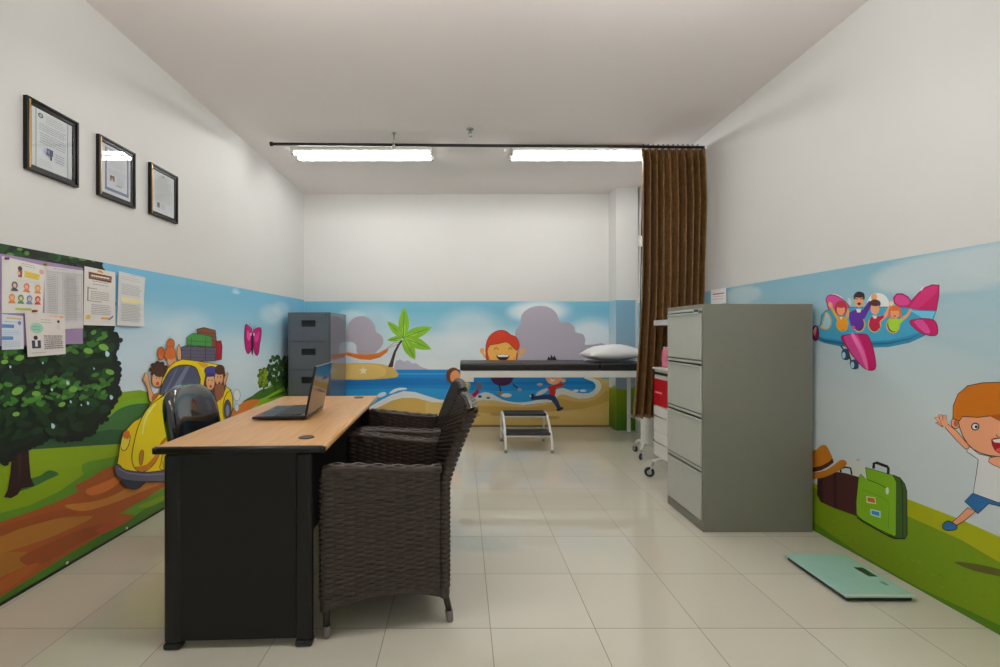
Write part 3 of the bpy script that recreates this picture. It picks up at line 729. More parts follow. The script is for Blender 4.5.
P.poly([(114, 180), (120, 230), (150, 290), (200, 326), (280, 340), (350, 330), (410, 280), (430, 220), (430, 150), (270, 120), (130, 140)], BSK, 2, K0, .8)
P.poly([(92, 190), (94, 140), (112, 95), (150, 62), (210, 50), (290, 48), (370, 60), (430, 100), (450, 160), (440, 200), (400, 180), (330, 190), (275, 198), (240, 180), (190, 186), (130, 182), (118, 200), (104, 196)], (176, 98, 14), 0, K0, .8)
P.poly([(240, 180), (275, 172), (330, 176), (330, 190), (275, 198)], (150, 74, 10))
P.ell(180, 222, 14, 13, (228, 228, 224), line=K0, lw=1.2); P.ell(184, 223, 6, 6, K0); P.ell(330, 222, 14, 13, (228, 228, 224), line=K0, lw=1.2); P.ell(334, 223, 6, 6, K0)
P.stroke([(262, 252), (268, 264), (280, 262)], .7, K0)
P.poly([(244, 274), (275, 268), (330, 276), (316, 310), (285, 326), (258, 314)], (150, 14, 30), 2, K0, .7); P.poly([(248, 274), (275, 270), (322, 277), (316, 288), (256, 284)], (230, 226, 220)); P.ell(284, 314, 22, 9, (210, 70, 70))
mural_r = P.build('wall_mural', print_mat('mural_print'))
tag(mural_r, 'printed mural on the right wall with aeroplane, suitcases and running boy', 'mural')

# ================================================================== RIGHT SIDE
# light grey filing cabinet
LG = mat('light_grey_enamel', rgb(188, 191, 182), 0.38)
SG = mat('light_grey_enamel_shaded', rgb(128, 128, 116), 0.45)  # same enamel darkened: shade on the cabinet's near side put into the colour
t = thing('filing_cabinet', 'light grey four drawer filing cabinet standing against the right wall', 'filing cabinet', (1.378, 2.648, 0))
b = B(); box(b, 0.004, 0.633, 0, 0.460, 0, 1.31); obj('body', b, SG, t, bevel=.003)
for k in range(4):
    z1 = 1.285 - k * 0.308; z0 = z1 - 0.298
    b = B(); box(b, -0.004, 0.012, 0.016, 0.440, z0, z1 - 0.026)
    d = obj('drawer', b, LG, t, bevel=.003)
    b = B(); box(b, -0.002, 0.010, 0.016, 0.440, z1 - 0.014, z1)
    box(b, -0.014, -0.002, 0.03, 0.425, z1 - 0.031, z1 - 0.026); box(b, -0.013, -0.010, 0.03, 0.425, z1 - 0.031, z1 - 0.021)
    obj('handle', b, LG, d, bevel=.0015)
    b = B(); box(b, 0.004, 0.011, 0.02, 0.436, z1 - 0.026, z1 - 0.014); obj('handle_recess', b, mat('recess_grey', rgb(130, 131, 124), .5), d)
b = B(); box(b, -0.010, -0.003, 0.025, 0.085, 1.262, 1.284); obj('lock_plate', b, M['chrome'], t, bevel=.001)
b = B(); box(b, -0.0125, -0.0095, 0.035, 0.07, 1.267, 1.279); obj('lock', b, M['black'], t)

# dark filing cabinet in the far left corner
DG = mat('dark_grey_enamel', rgb(92, 98, 106), 0.22, 0.0, coat=0.4)
t = thing('filing_cabinet', 'dark grey filing cabinet in the far left corner behind the desk', 'filing cabinet', (-1.85, 4.90, 0))
b = B(); box(b, 0, 0.452, 0.012, 0.66, 0, 1.366); obj('body', b, DG, t, bevel=.003)
for k in range(4):
    z1 = 1.352 - k * 0.300
    b = B(); box(b, 0.012, 0.44, -0.003, 0.012, z1 - 0.296, z1)
    d = obj('drawer', b, DG, t, bevel=.003)
    zc = z1 - 0.106
    b = B(); box(b, 0.150, 0.300, -0.0055, -0.003, zc - 0.034, zc + 0.034); 
    box(b, 0.150, 0.300, -0.012, -0.0035, zc + 0.026, zc + 0.034)
    obj('handle', b, M['black'], d, label='black recessed handle')
b = B(); tube(b, [(0.41, -0.009, 1.335), (0.41, 0, 1.335)], 0.008); obj('lock', b, M['black'], t)

# notice on the right wall behind the cabinet
P = Print(lambda u, v, w: (RX(v) - 0.013 - w, u, v), gain=1.5)
P.map = on_right; P.w = .001
P.poly([(712.5, 290), (728, 287.8), (728, 303), (712.5, 305)], (226, 224, 222))
P.stroke([(714.5, 294.5), (726, 293)], 1.0, (170, 50, 40)); 
for y in (297, 299.5): P.stroke([(714.5, y), (726, y - 1.2)], .4, (150, 150, 150))
tag(P.build('notice', print_mat('paper_print', .6)), 'small white notice with a red line above the light grey cabinet', 'notice')

# bathroom scale
GL = mat('green_glass', rgb(172, 218, 204), 0.12, coat=0.5)
t = thing('weighing_scale', 'flat square pale green glass weighing scale on the floor by the right wall', 'scale', (1.627, 1.957, 0))
b = B(); box(b, 0.008, 0.286, 0.006, 0.365, 0.004, 0.020); obj('base', b, M['black'], t, bevel=.003)
b = B(); box(b, 0, 0.300, 0, 0.374, 0.020, 0.0275); obj('platform', b, GL, t, bevel=.002)
b = B(); box(b, 0.235, 0.275, 0.158, 0.240, 0.0275, 0.0285); obj('display', b, mat('lcd', rgb(58, 78, 56), .3), t)
b = B(); box(b, 0.002, 0.298, 0.001, 0.012, 0.0275, 0.0282); obj('edge_strip', b, mat('pale_strip', rgb(200, 200, 190), .4), t)
b = B(); box(b, 0.245, 0.262, 0.085, 0.115, 0.0275, 0.0279); obj('printed_mark', b, mat('mark', rgb(90, 130, 124), .4), t)

# white trolley
TW = mat('trolley_white', rgb(236, 236, 232), 0.3)
t = thing('medical_trolley', 'white drawer trolley with red top drawer behind the light grey cabinet', 'trolley', (1.60, 3.40, 0))
b = B(); box(b, 0.006, 0.40, 0, 0.455, 0.13, 0.845); box(b, -0.01, 0.41, -0.01, 0.462, 0.845, 0.862); obj('body', b, TW, t, bevel=.004)
b = B(); box(b, -0.004, 0.006, 0.02, 0.44, 0.805, 0.825); obj('pull_slot', b, M['black'], t)
RED = mat('red_enamel', rgb(196, 16, 34), 0.3)
for k, (z0, z1, m_) in enumerate(((0.555, 0.770, RED), (0.345, 0.545, TW), (0.145, 0.335, TW))):
    b = B(); box(b, -0.008, 0.006, 0.018, 0.438, z0, z1); d = obj('drawer', b, m_, t, bevel=.004, label='red drawer' if k == 0 else None)
    zc = z1 - 0.07 if k else z1 - 0.115
    b = B()
    if k: tube(b, curve_pts([(-0.006, 0.16, zc), (-0.028, 0.18, zc), (-0.030, 0.28, zc), (-0.028, 0.40, zc), (-0.006, 0.42, zc)], 5), .005, 8)
    else: box(b, -0.0095, -0.008, 0.28, 0.40, zc, zc + 0.012)
    obj('handle' if k else 'drawer_label', b, M['chrome'] if k else mat('label_white', rgb(226, 170, 170), .5), d)
for y in (.43, .03):
    b = B(); tube(b, [(0.385, y, 0.86), (0.385, y, 1.206)], .012); obj('post', b, TW, t)
b = B(); box(b, -0.005, 0.40, 0.02, 0.445, 1.205, 1.248); obj('overhead_shelf', b, mat('pale_metal', rgb(205, 208, 212), .35), t, bevel=.004)
def caster(parent, x, y, ang, s=1.0):
    ca, sa = math.cos(ang), math.sin(ang)
    R = lambda px, py, z: (x + px * ca - py * sa, y + px * sa + py * ca, z)
    r = 0.038 * s
    b = B()
    tube(b, [R(0, 0, 0.13 * s), R(0, 0, 0.085 * s)], .010 * s, 10)
    for sy in (-1, 1): tube(b, [R(0, sy * .012 * s, .088 * s), R(.018 * s, sy * .018 * s, .06 * s), R(.025 * s, sy * .018 * s, r)], .006 * s, 8)
    tube(b, [R(0, -.018 * s, .088 * s), R(0, .018 * s, .088 * s)], .008 * s, 8)
    c = obj('caster', b, mat('caster_grey', rgb(190, 192, 188), .35, .4), parent)
    b = B(); tube(b, [R(.025 * s, -.013 * s, r), R(.025 * s, -.009 * s, r), R(.025 * s, .009 * s, r), R(.025 * s, .013 * s, r)], [r * .85, r, r, r * .85], 24)
    w = obj('wheel', b, mat('tyre', rgb(34, 36, 42), .5), c)
    b = B(); tube(b, [R(.025 * s, -.0145 * s, r), R(.025 * s, .0145 * s, r)], r * .5, 20); obj('hub', b, mat('hub_grey', rgb(170, 172, 176), .4), c)
b = B(); tube(b, curve_pts([(-0.085, 0.27, 0.125), (0.0, 0.29, 0.135), (0.1, 0.30, 0.13), (0.35, 0.30, 0.13)], 4), .014); tube(b, curve_pts([(0.02, 0.03, 0.125), (0.05, 0.04, 0.135), (0.1, 0.05, 0.13), (0.35, 0.05, 0.13)], 4), .014)
obj('base_frame', b, TW, t)
for x, y, a in ((-0.085, 0.27, 2.8), (.03, 0.02, .3), (0.36, 0.30, .3), (0.36, 0.05, .3)): caster(t, x, y, a)

# pink bag on the trolley
t_p = B()
prof = []
for j in range(13):
    q = j / 12; z = 0.15 * q
    ring = []
    for k in range(24):
        a = 2 * PI * k / 24
        w = 1 + .07 * math.sin(5 * a + j) + .05 * math.sin(9 * a - j * 1.7)
        rx = (.05 if q < .85 else .042) * w; ry = .035 * w
        ring.append(t_p.verts.new((rx * math.cos(a), ry * math.sin(a), z)))
    prof.append(ring)
for r0, r1 in zip(prof, prof[1:]):
    for k in range(24):
        t_p.faces.new((r0[k], r0[(k + 1) % 24], r1[(k + 1) % 24], r1[k]))
t_p.faces.new(prof[0][::-1]); t_p.faces.new(prof[-1])
o = thing('bag', 'crinkled pink bag standing on top of the white trolley', 'bag', (1.687, 3.78, 0.8625))
obj('pouch', t_p, mat('pink_film', rgb(232, 130, 158), .35), o, smooth=True)
b = B()
for a in range(5):
    x = -.03 + a * .015; lathe(b, [(.004, .148), (.009, .155), (.008, .165), (.003, .169)], x, 0.006 * (-1) ** a, 10)
obj('knot', b, mat('pink_pale', rgb(240, 205, 212), .4), o)

# white pedestal on casters below the curtain
t = thing('pedestal_stand', 'white cylindrical pedestal on casters below the hem of the brown curtain', 'stand', (1.726, 4.30, 0))
b = B(); lathe(b, [(.059, .135), (.060, .14), (.060, .78), (.055, .79)], 0, 0, 32); obj('column', b, M['white'], t)
for k in range(3):
    a = math.radians(109 + 120 * k)
    b = B(); tube(b, curve_pts([(0.03 * math.cos(a), .03 * math.sin(a), .12), (.10 * math.cos(a), .10 * math.sin(a), .125), (.14 * math.cos(a), .14 * math.sin(a), .11), (.155 * math.cos(a), .155 * math.sin(a), .085)], 4), .012)
    obj('base_arm', b, M['white'], t)
    caster(t, .15 * math.cos(a), .15 * math.sin(a), a, .75)
b = B(); lathe(b, [(.05, .10), (.062, .11), (.062, .135), (.05, .14)], 0, 0, 24); obj('hub', b, M['white'], t)

# ================================================================== CURTAIN AND RAIL
t = thing('curtain_rail', 'long black curtain rail hung below the ceiling across the room', 'curtain rail', (0, 3.94, 0))
b = B(); tube(b, [(-1.625, 0, 2.756), (2.065, 0, 2.728)], .0125, 14); obj('rod', b, mat('rail_black', rgb(30, 26, 24), .35), t)
for x in (-0.58,):
    b = B(); tube(b, [(x, 0, 2.745), (x, 0, 2.848)], .006); lathe(b, [(.02, 2.84), (.02, 2.849)], x, 0, 16); lathe(b, [(.016, 2.725), (.016, 2.765)], x, 0, 16); obj('hanger', b, M['chrome'], t)
b = B(); lathe(b, [(.019, 0), (.019, .02)], 0, 0, 16)
for v in b.verts: v.co = Vector((-1.635 + v.co.z, v.co.x, 2.756 + v.co.y))
obj('end_cap', b, mat('rail_black', None), t)

def curtain_mat():
    m = bpy.data.materials.new('brown_satin'); m.use_nodes = True
    nt = m.node_tree; b = nt.nodes['Principled BSDF']; N = nt.nodes.new
    tc = N('ShaderNodeTexCoord'); n = N('ShaderNodeTexVoronoi'); n.inputs['Scale'].default_value = 34
    n2 = N('ShaderNodeTexNoise'); n2.inputs['Scale'].default_value = 14
    nt.links.new(tc.outputs['Object'], n.inputs['Vector']); nt.links.new(tc.outputs['Object'], n2.inputs['Vector'])
    mu = N('ShaderNodeMath'); mu.operation = 'MULTIPLY'
    nt.links.new(n.outputs['Distance'], mu.inputs[0]); nt.links.new(n2.outputs['Fac'], mu.inputs[1])
    r = N('ShaderNodeValToRGB'); r.color_ramp.elements[0].position = .12; r.color_ramp.elements[1].position = .42
    r.color_ramp.elements[0].color = rgb(112, 78, 38); r.color_ramp.elements[1].color = rgb(134, 98, 54)
    nt.links.new(mu.outputs[0], r.inputs[0]); nt.links.new(r.outputs[0], b.inputs['Base Color'])
    b.inputs['Roughness'].default_value = .36; b.inputs['Sheen Weight'].default_value = .1
    b.inputs['Specular IOR Level'].default_value = .5
    return m
b = B()
NX, NZ = 260, 60
ztop, zbot = 2.716, 0.42
rows = []
for j in range(NZ + 1):
    q = j / NZ; z = ztop - (ztop - zbot) * q
    row = []
    lx = 1.530 - 0.008 * q - (0.075 * max(0, (q - .45) / .55) ** 1.5)
    rx = RX(z) - .008
    for i in range(NX + 1):
        s = i / NX
        hdr = max(0, 1 - q / .05)
        amp = .052 * (1 - hdr) * (0.75 + .25 * math.sin(s * 11)) + .014 * hdr
        ph = 2 * PI * (s * 9.5 + .10 * math.sin(q * 3 + s * 5))
        y = -amp * (math.sin(ph) + .25 * math.sin(2 * ph + 1)) + .008 * math.sin(2 * PI * s * 31) * hdr
        x = lx + (rx - lx) * s + .006 * math.cos(ph) * (1 - hdr)
        x = min(x, RX(z) - .006)
        y -= .05 * s * min(1, q * 5)
        row.append(b.verts.new((x, y, z)))
    rows.append(row)
for r0, r1 in zip(rows, rows[1:]):
    for i in range(NX):
        f = b.faces.new((r0[i], r0[i + 1], r1[i + 1], r1[i])); f.smooth = True
ct = thing('curtain', 'brown satin curtain gathered at the right end of the rail', 'curtain', (0, 3.95, 0))
o = obj('fabric', b, curtain_mat(), ct)
md = o.modifiers.new('thick', 'SOLIDIFY'); md.thickness = .003
for k in range(12):
    b = B(); x = 1.545 + k * .042
    pts = [(x + .0, .016 * math.cos(a) - .01, 2.735 + .018 * math.sin(a)) for a in [i * PI / 6 for i in range(12)]]
    tube(b, pts + [pts[0]], .0025, 6, caps=False)
    obj('ring', b, M['black'], ct)

# ================================================================== SPRINKLER, WALL CABLE
t = thing('sprinkler', 'small metal ceiling sprinkler between the two far lamps', 'sprinkler', (0.068, 3.86, ZC))
b = B(); lathe(b, [(.030, 0), (.034, -.006), (.030, -.012), (.012, -.016)], 0, 0, 24); obj('escutcheon', b, M['chrome'], t)
b = B(); tube(b, [(0, 0, -.012), (0, 0, -.040)], .007)
for s in (-1, 1): tube(b, [(s * .010, 0, -.026), (s * .014, 0, -.045), (s * .004, 0, -.062)], .003, 8)
obj('frame', b, M['chrome'], t)
b = B(); lathe(b, [(.006, -.058), (.018, -.064), (.018, -.068), (.005, -.070)], 0, 0, 20); obj('deflector', b, M['chrome'], t)
t = thing('wall_cable', 'dark cable with white junction box running down beside the corner pillar', 'cable', (RX(1.5) - .003, 5.32, 0))
b = B(); tube(b, [(.024, 0, 2.80), (.024 - .015, 0, 2.2)], .007, 8); tube(b, [(.012, 0, 2.2), (-.006, 0, .9)], .008, 8); obj('cable', b, mat('cable_blue', rgb(40, 56, 74), .5), t)
b = B(); box(b, -.022, .030, -.03, .03, 2.14, 2.26); obj('junction_box', b, M['white'], t, bevel=.004)

# ================================================================== EXAMINATION COUCH
VIN = mat('black_vinyl', rgb(30, 29, 29), 0.4, bump=.1, bscale=300)
t = thing('examination_couch', 'white framed examination couch with long black vinyl mattress', 'examination couch', (-0.02, 4.72, 0))
b = B(); box(b, 0.0, 1.428, 0.0, 0.60, .760, .835); obj('mattress', b, VIN, t, bevel=.018)
b = B(); box(b, 1.436, 1.96, 0.0, 0.60, .760, .835); obj('headrest', b, VIN, t, bevel=.018)
b = B()
box(b, 0.004, 1.955, 0.004, .034, .690, .758); box(b, 0.004, 1.955, .566, .596, .690, .758)
box(b, 0.004, .034, .034, .566, .690, .758); box(b, 1.925, 1.955, .034, .566, .690, .758); box(b, .034, 1.925, .034, .566, .745, .758)
obj('frame', b, M['white'], t, bevel=.004)
b = B(); box(b, 0.0, .14, .002, .08, .645, .690); obj('bracket', b, M['white'], t, bevel=.003)
for x, y in ((0.03, .03), (1.93, .03), (0.03, .57), (1.93, .57)):
    b = B(); box(b, x - .017, x + .017, y - .017, y + .017, .012, .69); l = obj('leg', b, M['white'], t, bevel=.003)
    b = B(); lathe(b, [(.020, 0), (.022, .006), (.018, .016)], x, y, 16); obj('foot', b, M['grey'], l)
for x in (.03, 1.93):
    b = B(); box(b, x - .010, x + .010, .047, .553, .20, .22); obj('stretcher', b, M['white'], t)

# pillow
def pillow_bm(L, Wd, Hh):
    b = B(); n, m_ = 36, 26; top, bot = [], []
    for s in (1, -1):
        g = []
        for j in range(m_ + 1):
            r = []
            for i in range(n + 1):
                u, v = -1 + 2 * i / n, -1 + 2 * j / m_
                e = (max(0, 1 - abs(u) ** 2.6) ** .6) * (max(0, 1 - abs(v) ** 2.6) ** .6)
                pin = 1 - .07 * (1 - abs(u)) * abs(v) ** 3
                wr = .006 * math.sin(9 * u + 4 * v) * e + .004 * math.sin(17 * v - 6 * u) * e
                z = s * (Hh / 2) * e * (1.15 if s > 0 else .85) + (wr if s > 0 else 0)
                r.append(b.verts.new((u * L / 2 * (1 - .05 * (1 - abs(v)) * abs(u) ** 3), v * Wd / 2 * pin, z)))
            g.append(r)
        for a, c in zip(g, g[1:]):
            for i in range(n):
                q = (a[i], a[i + 1], c[i + 1], c[i]); f = b.faces.new(q if s > 0 else q[::-1]); f.smooth = True
    bmesh.ops.remove_doubles(b, verts=b.verts[:], dist=.0004)
    return b
b = pillow_bm(.60, .44, .17)
o = obj('pillow', b, mat('white_cotton', rgb(236, 236, 236), .7, bump=.15, bscale=60), None)
o.location = (1.625, 5.02, .917); o.rotation_euler = (0, math.radians(-2), math.radians(3))
tag(o, 'plump white pillow lying on the head end of the couch', 'pillow')

# step stool
SM = mat('step_rubber', rgb(44, 42, 42), .5, bump=.2, bscale=200)
t = thing('step_stool', 'two step stool with white tube legs and black treads before the couch', 'step stool', (0.64, 4.41, 0))
b = B(); box(b, -.215, .215, .26, .47, .305, .33); tr = obj('tread', b, SM, t, bevel=.006)
b = B(); box(b, -.215, .215, .04, .25, .155, .180); tr = obj('tread', b, SM, t, bevel=.006)
for s in (-1, 1):
    b = B(); tube(b, curve_pts([(s * .222, 0, .02), (s * .222, .05, .15), (s * .222, .20, .27), (s * .222, .28, .315), (s * .222, .36, .32)], 5), .012); l = obj('leg', b, M['white'], t)
    b = B(); lathe(b, [(.016, 0), (.017, .02), (.013, .03)], s * .222, 0.0, 14); obj('foot', b, M['grey'], l)
    b = B(); tube(b, curve_pts([(s * .222, .485, .02), (s * .222, .475, .2), (s * .222, .455, .31), (s * .222, .36, .32)], 5), .012); l = obj('leg', b, M['white'], t)
    b = B(); lathe(b, [(.016, 0), (.017, .02), (.013, .03)], s * .222, 0.485, 14); obj('foot', b, M['grey'], l)
b = B()
for z, y0, y1 in ((.298, .27, .46), (.148, .05, .24)):
    for y in (y0, y1): tube(b, [(-.222, y, z), (.222, y, z)], .008, 8)
for s in (-1, 1): tube(b, [(s * .222, .05, .148), (s * .222, .478, .148)], .008, 8)
obj('crossbar', b, M['white'], t)

# ================================================================== DESK
def wood_mat():
    m = bpy.data.materials.new('beech_laminate'); m.use_nodes = True
    nt = m.node_tree; b = nt.nodes['Principled BSDF']; N = nt.nodes.new
    tc = N('ShaderNodeTexCoord'); mp = N('ShaderNodeMapping'); mp.inputs['Scale'].default_value = (14, 1.2, 14)
    n = N('ShaderNodeTexNoise'); n.inputs['Scale'].default_value = 3.0; n.inputs['Detail'].default_value = 6; n.inputs['Distortion'].default_value = 1.2
    nt.links.new(tc.outputs['Object'], mp.inputs[0]); nt.links.new(mp.outputs[0], n.inputs['Vector'])
    r = N('ShaderNodeValToRGB'); r.color_ramp.elements[0].position = .3; r.color_ramp.elements[1].position = .7
    r.color_ramp.elements[0].color = rgb(200, 148, 88); r.color_ramp.elements[1].color = rgb(220, 172, 114)
    nt.links.new(n.outputs['Fac'], r.inputs[0]); nt.links.new(r.outputs[0], b.inputs['Base Color'])
    b.inputs['Roughness'].default_value = .32
    return m
WD = wood_mat()
BK = mat('black_laminate', rgb(19, 18, 18), .45, spec=.35)
BK2 = mat('black_edge', rgb(17, 16, 16), .32, spec=.4)
DR = math.radians(2.3)
t = thing('desk', 'black office desk with a beech top on the left side', 'desk', (-0.827, 2.33, 0), DR)
HW, HL, ZT = .307, .672, .735
# top with rounded long edges
b = B()
prof = []
for k in range(9):
    a = -PI / 2 + PI * k / 8; prof.append((HW - .014 + .014 * math.cos(a), ZT - .014 + .014 * math.sin(a)))
prof += [(-x, z) for x, z in prof[::-1]]
ra = [b.verts.new((x, -HL + .006, z)) for x, z in prof]; rb = [b.verts.new((x, HL - .006, z)) for x, z in prof]
for k in range(len(prof)):
    f = b.faces.new((ra[k], ra[(k + 1) % len(prof)], rb[(k + 1) % len(prof)], rb[k])); f.smooth = 0 < k % 9 < 8 or k % 9 in (0, 7)
b.faces.new(ra[::-1]); b.faces.new(rb)
bmesh.ops.recalc_face_normals(b, faces=b.faces[:])
for f in b.faces: f.smooth = len(f.verts) == 4 and abs(f.normal.z) < .99
top = obj('desktop', b, WD, t)
for s in (-1, 1):
    b = B(); y0 = s * (HL - .006)
    tube(b, [(-HW + .014, y0, ZT - .0145), (HW - .014, y0, ZT - .0145)], .0135, 14)
    for sx in (-1, 1): lathe(b, [(.002, ZT - .028), (.0135, ZT - .024), (.0135, ZT - .006), (.002, ZT - .001)], sx * (HW - .014), y0, 16)
    obj('edge_strip', b, BK2, top, label='black end edge')
for y in (-.54, .575):
    b = B(); lathe(b, [(.030, ZT - .002), (.030, ZT + .002), (.026, ZT + .004), (.024, ZT + .0035), (.002, ZT + .003)], .20, y, 28)
    obj('cable_grommet', b, M['black'], top, smooth=False, label='round black cable grommet')
for s in (-1, 1):
    y0 = s * (HL - .030)
    b = B(); box(b, -.22, .20, y0 - .012, y0 + .012, .03, ZT - .028)
    pn = obj('side_panel', b, BK, t)
    for sx in (-1, 1):
        b = B(); box(b, sx * .234 - .040, sx * .234 + .020, y0 - .019, y0 + .019, .02, ZT - .028)
        cl = obj('panel_column', b, BK2, pn, bevel=.014)
        b = B(); box(b, sx * .234 - .041, sx * .234 + .021, y0 - .021, y0 + .021, 0, .024)
        obj('foot', b, M['black'], cl, bevel=.008)
b = B(); box(b, .190, .204, -HL + .045, HL - .045, .34, ZT - .03); obj('modesty_panel', b, BK, t)
b = B(); box(b, -.225, .19, -HL + .045, -HL + .46, .56, ZT - .03); box(b, -.232, -.225, -HL + .05, -HL + .455, .565, ZT - .035)
obj('drawer_unit', b, BK, t)

# laptop
t = thing('laptop', 'open black laptop standing on the beech desk top', 'laptop', (-0.86, 2.315, ZT + .0045), math.radians(3.5))
LB = mat('laptop_black', rgb(28, 28, 30), .3)
b = B(); box(b, -.125, .125, -.17, .17, .002, .020); base = obj('base', b, LB, t, bevel=.006)
for v in base.data.vertices:
    if v.co.x < 0 and v.co.z > .01: v.co.z = .014
KB = mat('key_black', rgb(46, 48, 52), .4)
b = B()
for i in range(5):
    for j in range(15):
        x0 = -.025 + i * .024 - 0; y0 = -.152 + j * .0203
        zz = .0145 + (x0 + .125) / .25 * .0062
        box(b, x0 - .0, x0 + .020, y0, y0 + .0175, zz, zz + .0025)
obj('keyboard', b, KB, base)['kind'] = 'stuff'
b = B(); box(b, -.105, -.045, -.05, .04, .0150, .0158); obj('touchpad', b, mat('pad', rgb(56, 58, 62), .25), base)
b = B(); box(b, -.115, -.085, -.155, -.120, .0148, .0156); obj('sticker', b, mat('sticker_red', rgb(170, 60, 80), .4), base)
# lid hinged at x=.118, leaning outwards
ang = math.radians(11)
def lidp(u, y, w):   # u up the lid, w towards the back
    return (.118 + math.sin(ang) * u + math.cos(ang) * w, y, .018 + math.cos(ang) * u - math.sin(ang) * w)
def lidbox(b, u0, u1, y0, y1, w0, w1):
    v = box(b, u0, u1, y0, y1, w0, w1)
    for q in v: q.co = Vector(lidp(q.co.x, q.co.y, q.co.z))
b = B(); lidbox(b, 0, .235, -.17, .17, 0, .008)
lid = obj('lid', b, mat('glossy_lid', rgb(120, 104, 94), .12, .85, noise=.01), t, bevel=.003, label='glossy lid reflecting the desk')
b = B(); lidbox(b, .012, .225, -.16, .16, -.0012, 0); obj('screen', b, mat('screen_black', rgb(12, 13, 16), .12), lid)
b = B(); lidbox(b, .004, .234, -.1702, -.165, -.002, .0085); obj('bezel_edge', b, LB, lid)
b = B(); lidbox(b, .150, .162, .02, .105, .008, .0088); obj('badge', b, M['black'], lid, label='dark badge on the lid')
for y in (-.12, .12):
    b = B(); tube(b, [(.118, y - .03, .016), (.118, y + .03, .016)], .007, 10); obj('hinge', b, M['black'], base)

# ================================================================== OFFICE CHAIR
OV = mat('glossy_black_vinyl', rgb(34, 37, 40), .13, coat=1.0)
t = thing('office_chair', 'black glossy office chair behind the desk by the left wall', 'office chair', (-1.325, 2.33, 0), math.radians(1))
def cushion(L, Wd, Th, exp=4.0, n=28, bend=0.0):
    """rounded slab lying in xy, thickness in z"""
    b = B()
    for s in (1, -1):
        g = []
        for j in range(n + 1):
            r = []
            for i in range(n + 1):
                u, v = -1 + 2 * i / n, -1 + 2 * j / n
                # square to superellipse
                k = (abs(u) ** exp + abs(v) ** exp) ** (1 / exp) or 1
                mxx = max(abs(u), abs(v)); f = mxx / k if k else 1
                x, y = u * f, v * f
                rr = min(1, (abs(x) ** exp + abs(y) ** exp) ** (1 / exp))
                z = s * Th / 2 * (1 - rr ** 7) ** .5
                r.append(b.verts.new((x * L / 2, y * Wd / 2, z + bend * y * y)))
            g.append(r)
        for a, c in zip(g, g[1:]):
            for i in range(n):
                q = (a[i], a[i + 1], c[i + 1], c[i]); f = b.faces.new(q if s > 0 else q[::-1]); f.smooth = True
    bmesh.ops.remove_doubles(b, verts=b.verts[:], dist=.0003)
    return b
b = cushion(.46, .46, .09)
for v in b.verts: v.co += Vector((.22, 0, .475))
obj('seat', b, OV, t)
b = cushion(.43, .43, .075, 3.2, bend=.03)
R_ = Matrix.Rotation(math.radians(-90 - 10), 4, 'Y')
for v in b.verts: v.co = R_ @ Vector((v.co.x, v.co.y, -v.co.z)) + Vector((-.045, 0, .672))
for v in b.verts: pass
obj('backrest', b, OV, t)
b = B(); tube(b, curve_pts([(.12, 0, .43), (-.02, 0, .42), (-.09, 0, .47), (-.10, 0, .60), (-.11, 0, .68)], 5), .02); obj('back_bracket', b, M['black'], t)
b = B(); lathe(b, [(.03, .08), (.03, .25), (.018, .25), (.018, .43)], .22, 0, 20); box(b, .12, .32, -.09, .09, .415, .435); obj('column', b, M['black'], t)
for k in range(5):
    a = k * 2 * PI / 5 + .3
    b = B(); tube(b, [(.22, 0, .10), (.22 + .15 * math.cos(a), .15 * math.sin(a), .085), (.22 + .25 * math.cos(a), .25 * math.sin(a), .07)], [.026, .02, .014], 12); l = obj('base_leg', b, M['black'], t)
    b = B(); x, y = .22 + .25 * math.cos(a), .25 * math.sin(a)
    tube(b, [(x, y - .022, .026), (x, y + .022, .026)], .026, 18); tube(b, [(x, y, .03), (x, y, .075)], .007, 8); obj('caster', b, M['black'], l)

# ================================================================== WOVEN ARMCHAIRS
def weave_mat():
    m = bpy.data.materials.new('brown_rattan'); m.use_nodes = True
    nt = m.node_tree; b = nt.nodes['Principled BSDF']; N = nt.nodes.new
    tc = N('ShaderNodeTexCoord'); mp = N('ShaderNodeMapping'); mp.inputs['Scale'].default_value = (4, 4, 90)
    n = N('ShaderNodeTexNoise'); n.inputs['Scale'].default_value = 6
    nt.links.new(tc.outputs['Object'], mp.inputs[0]); nt.links.new(mp.outputs[0], n.inputs['Vector'])
    r = N('ShaderNodeValToRGB'); r.color_ramp.elements[0].position = .3; r.color_ramp.elements[1].position = .7
    r.color_ramp.elements[0].color = rgb(44, 35, 31); r.color_ramp.elements[1].color = rgb(80, 66, 58)
    nt.links.new(n.outputs['Fac'], r.inputs[0]); nt.links.new(r.outputs[0], b.inputs['Base Color'])
    b.inputs['Roughness'].default_value = .30
    return m
WV = weave_mat()
CAP = mat('foot_cap', rgb(120, 112, 110), .4)
LEGM = mat('leg_brown', rgb(36, 28, 26), .35)
TH = .022
ROW, SP = .0095, .038
def lean(z): return 0 if z < .55 else (z - .55) * .30 + (z - .55) ** 2 * .35
def ribbon(b, pts, nrm, row, hh, smp, up=(0, 0, 1), wave=True, amp=.0042):
    """one flat cane strand through pts with outward normals, going over and under the stakes"""
    prev = None; up = Vector(up)
    s = 0
    for i, p in enumerate(pts):
        if i: s += (Vector(pts[i]) - Vector(pts[i - 1])).length
        n = Vector(nrm[i]); o = amp * math.sin(PI * s / SP + PI * row) if wave else 0
        u = up[i] if isinstance(up, list) else up
        c = Vector(p) + n * o
        cur = (b.verts.new(c - u * hh / 2 - n * .0012), b.verts.new(c + n * .0012), b.verts.new(c + u * hh / 2 - n * .0012))
        if prev:
            for k in (0, 1):
                f = b.faces.new((prev[k], cur[k], cur[k + 1], prev[k + 1])); f.smooth = True
        prev = cur
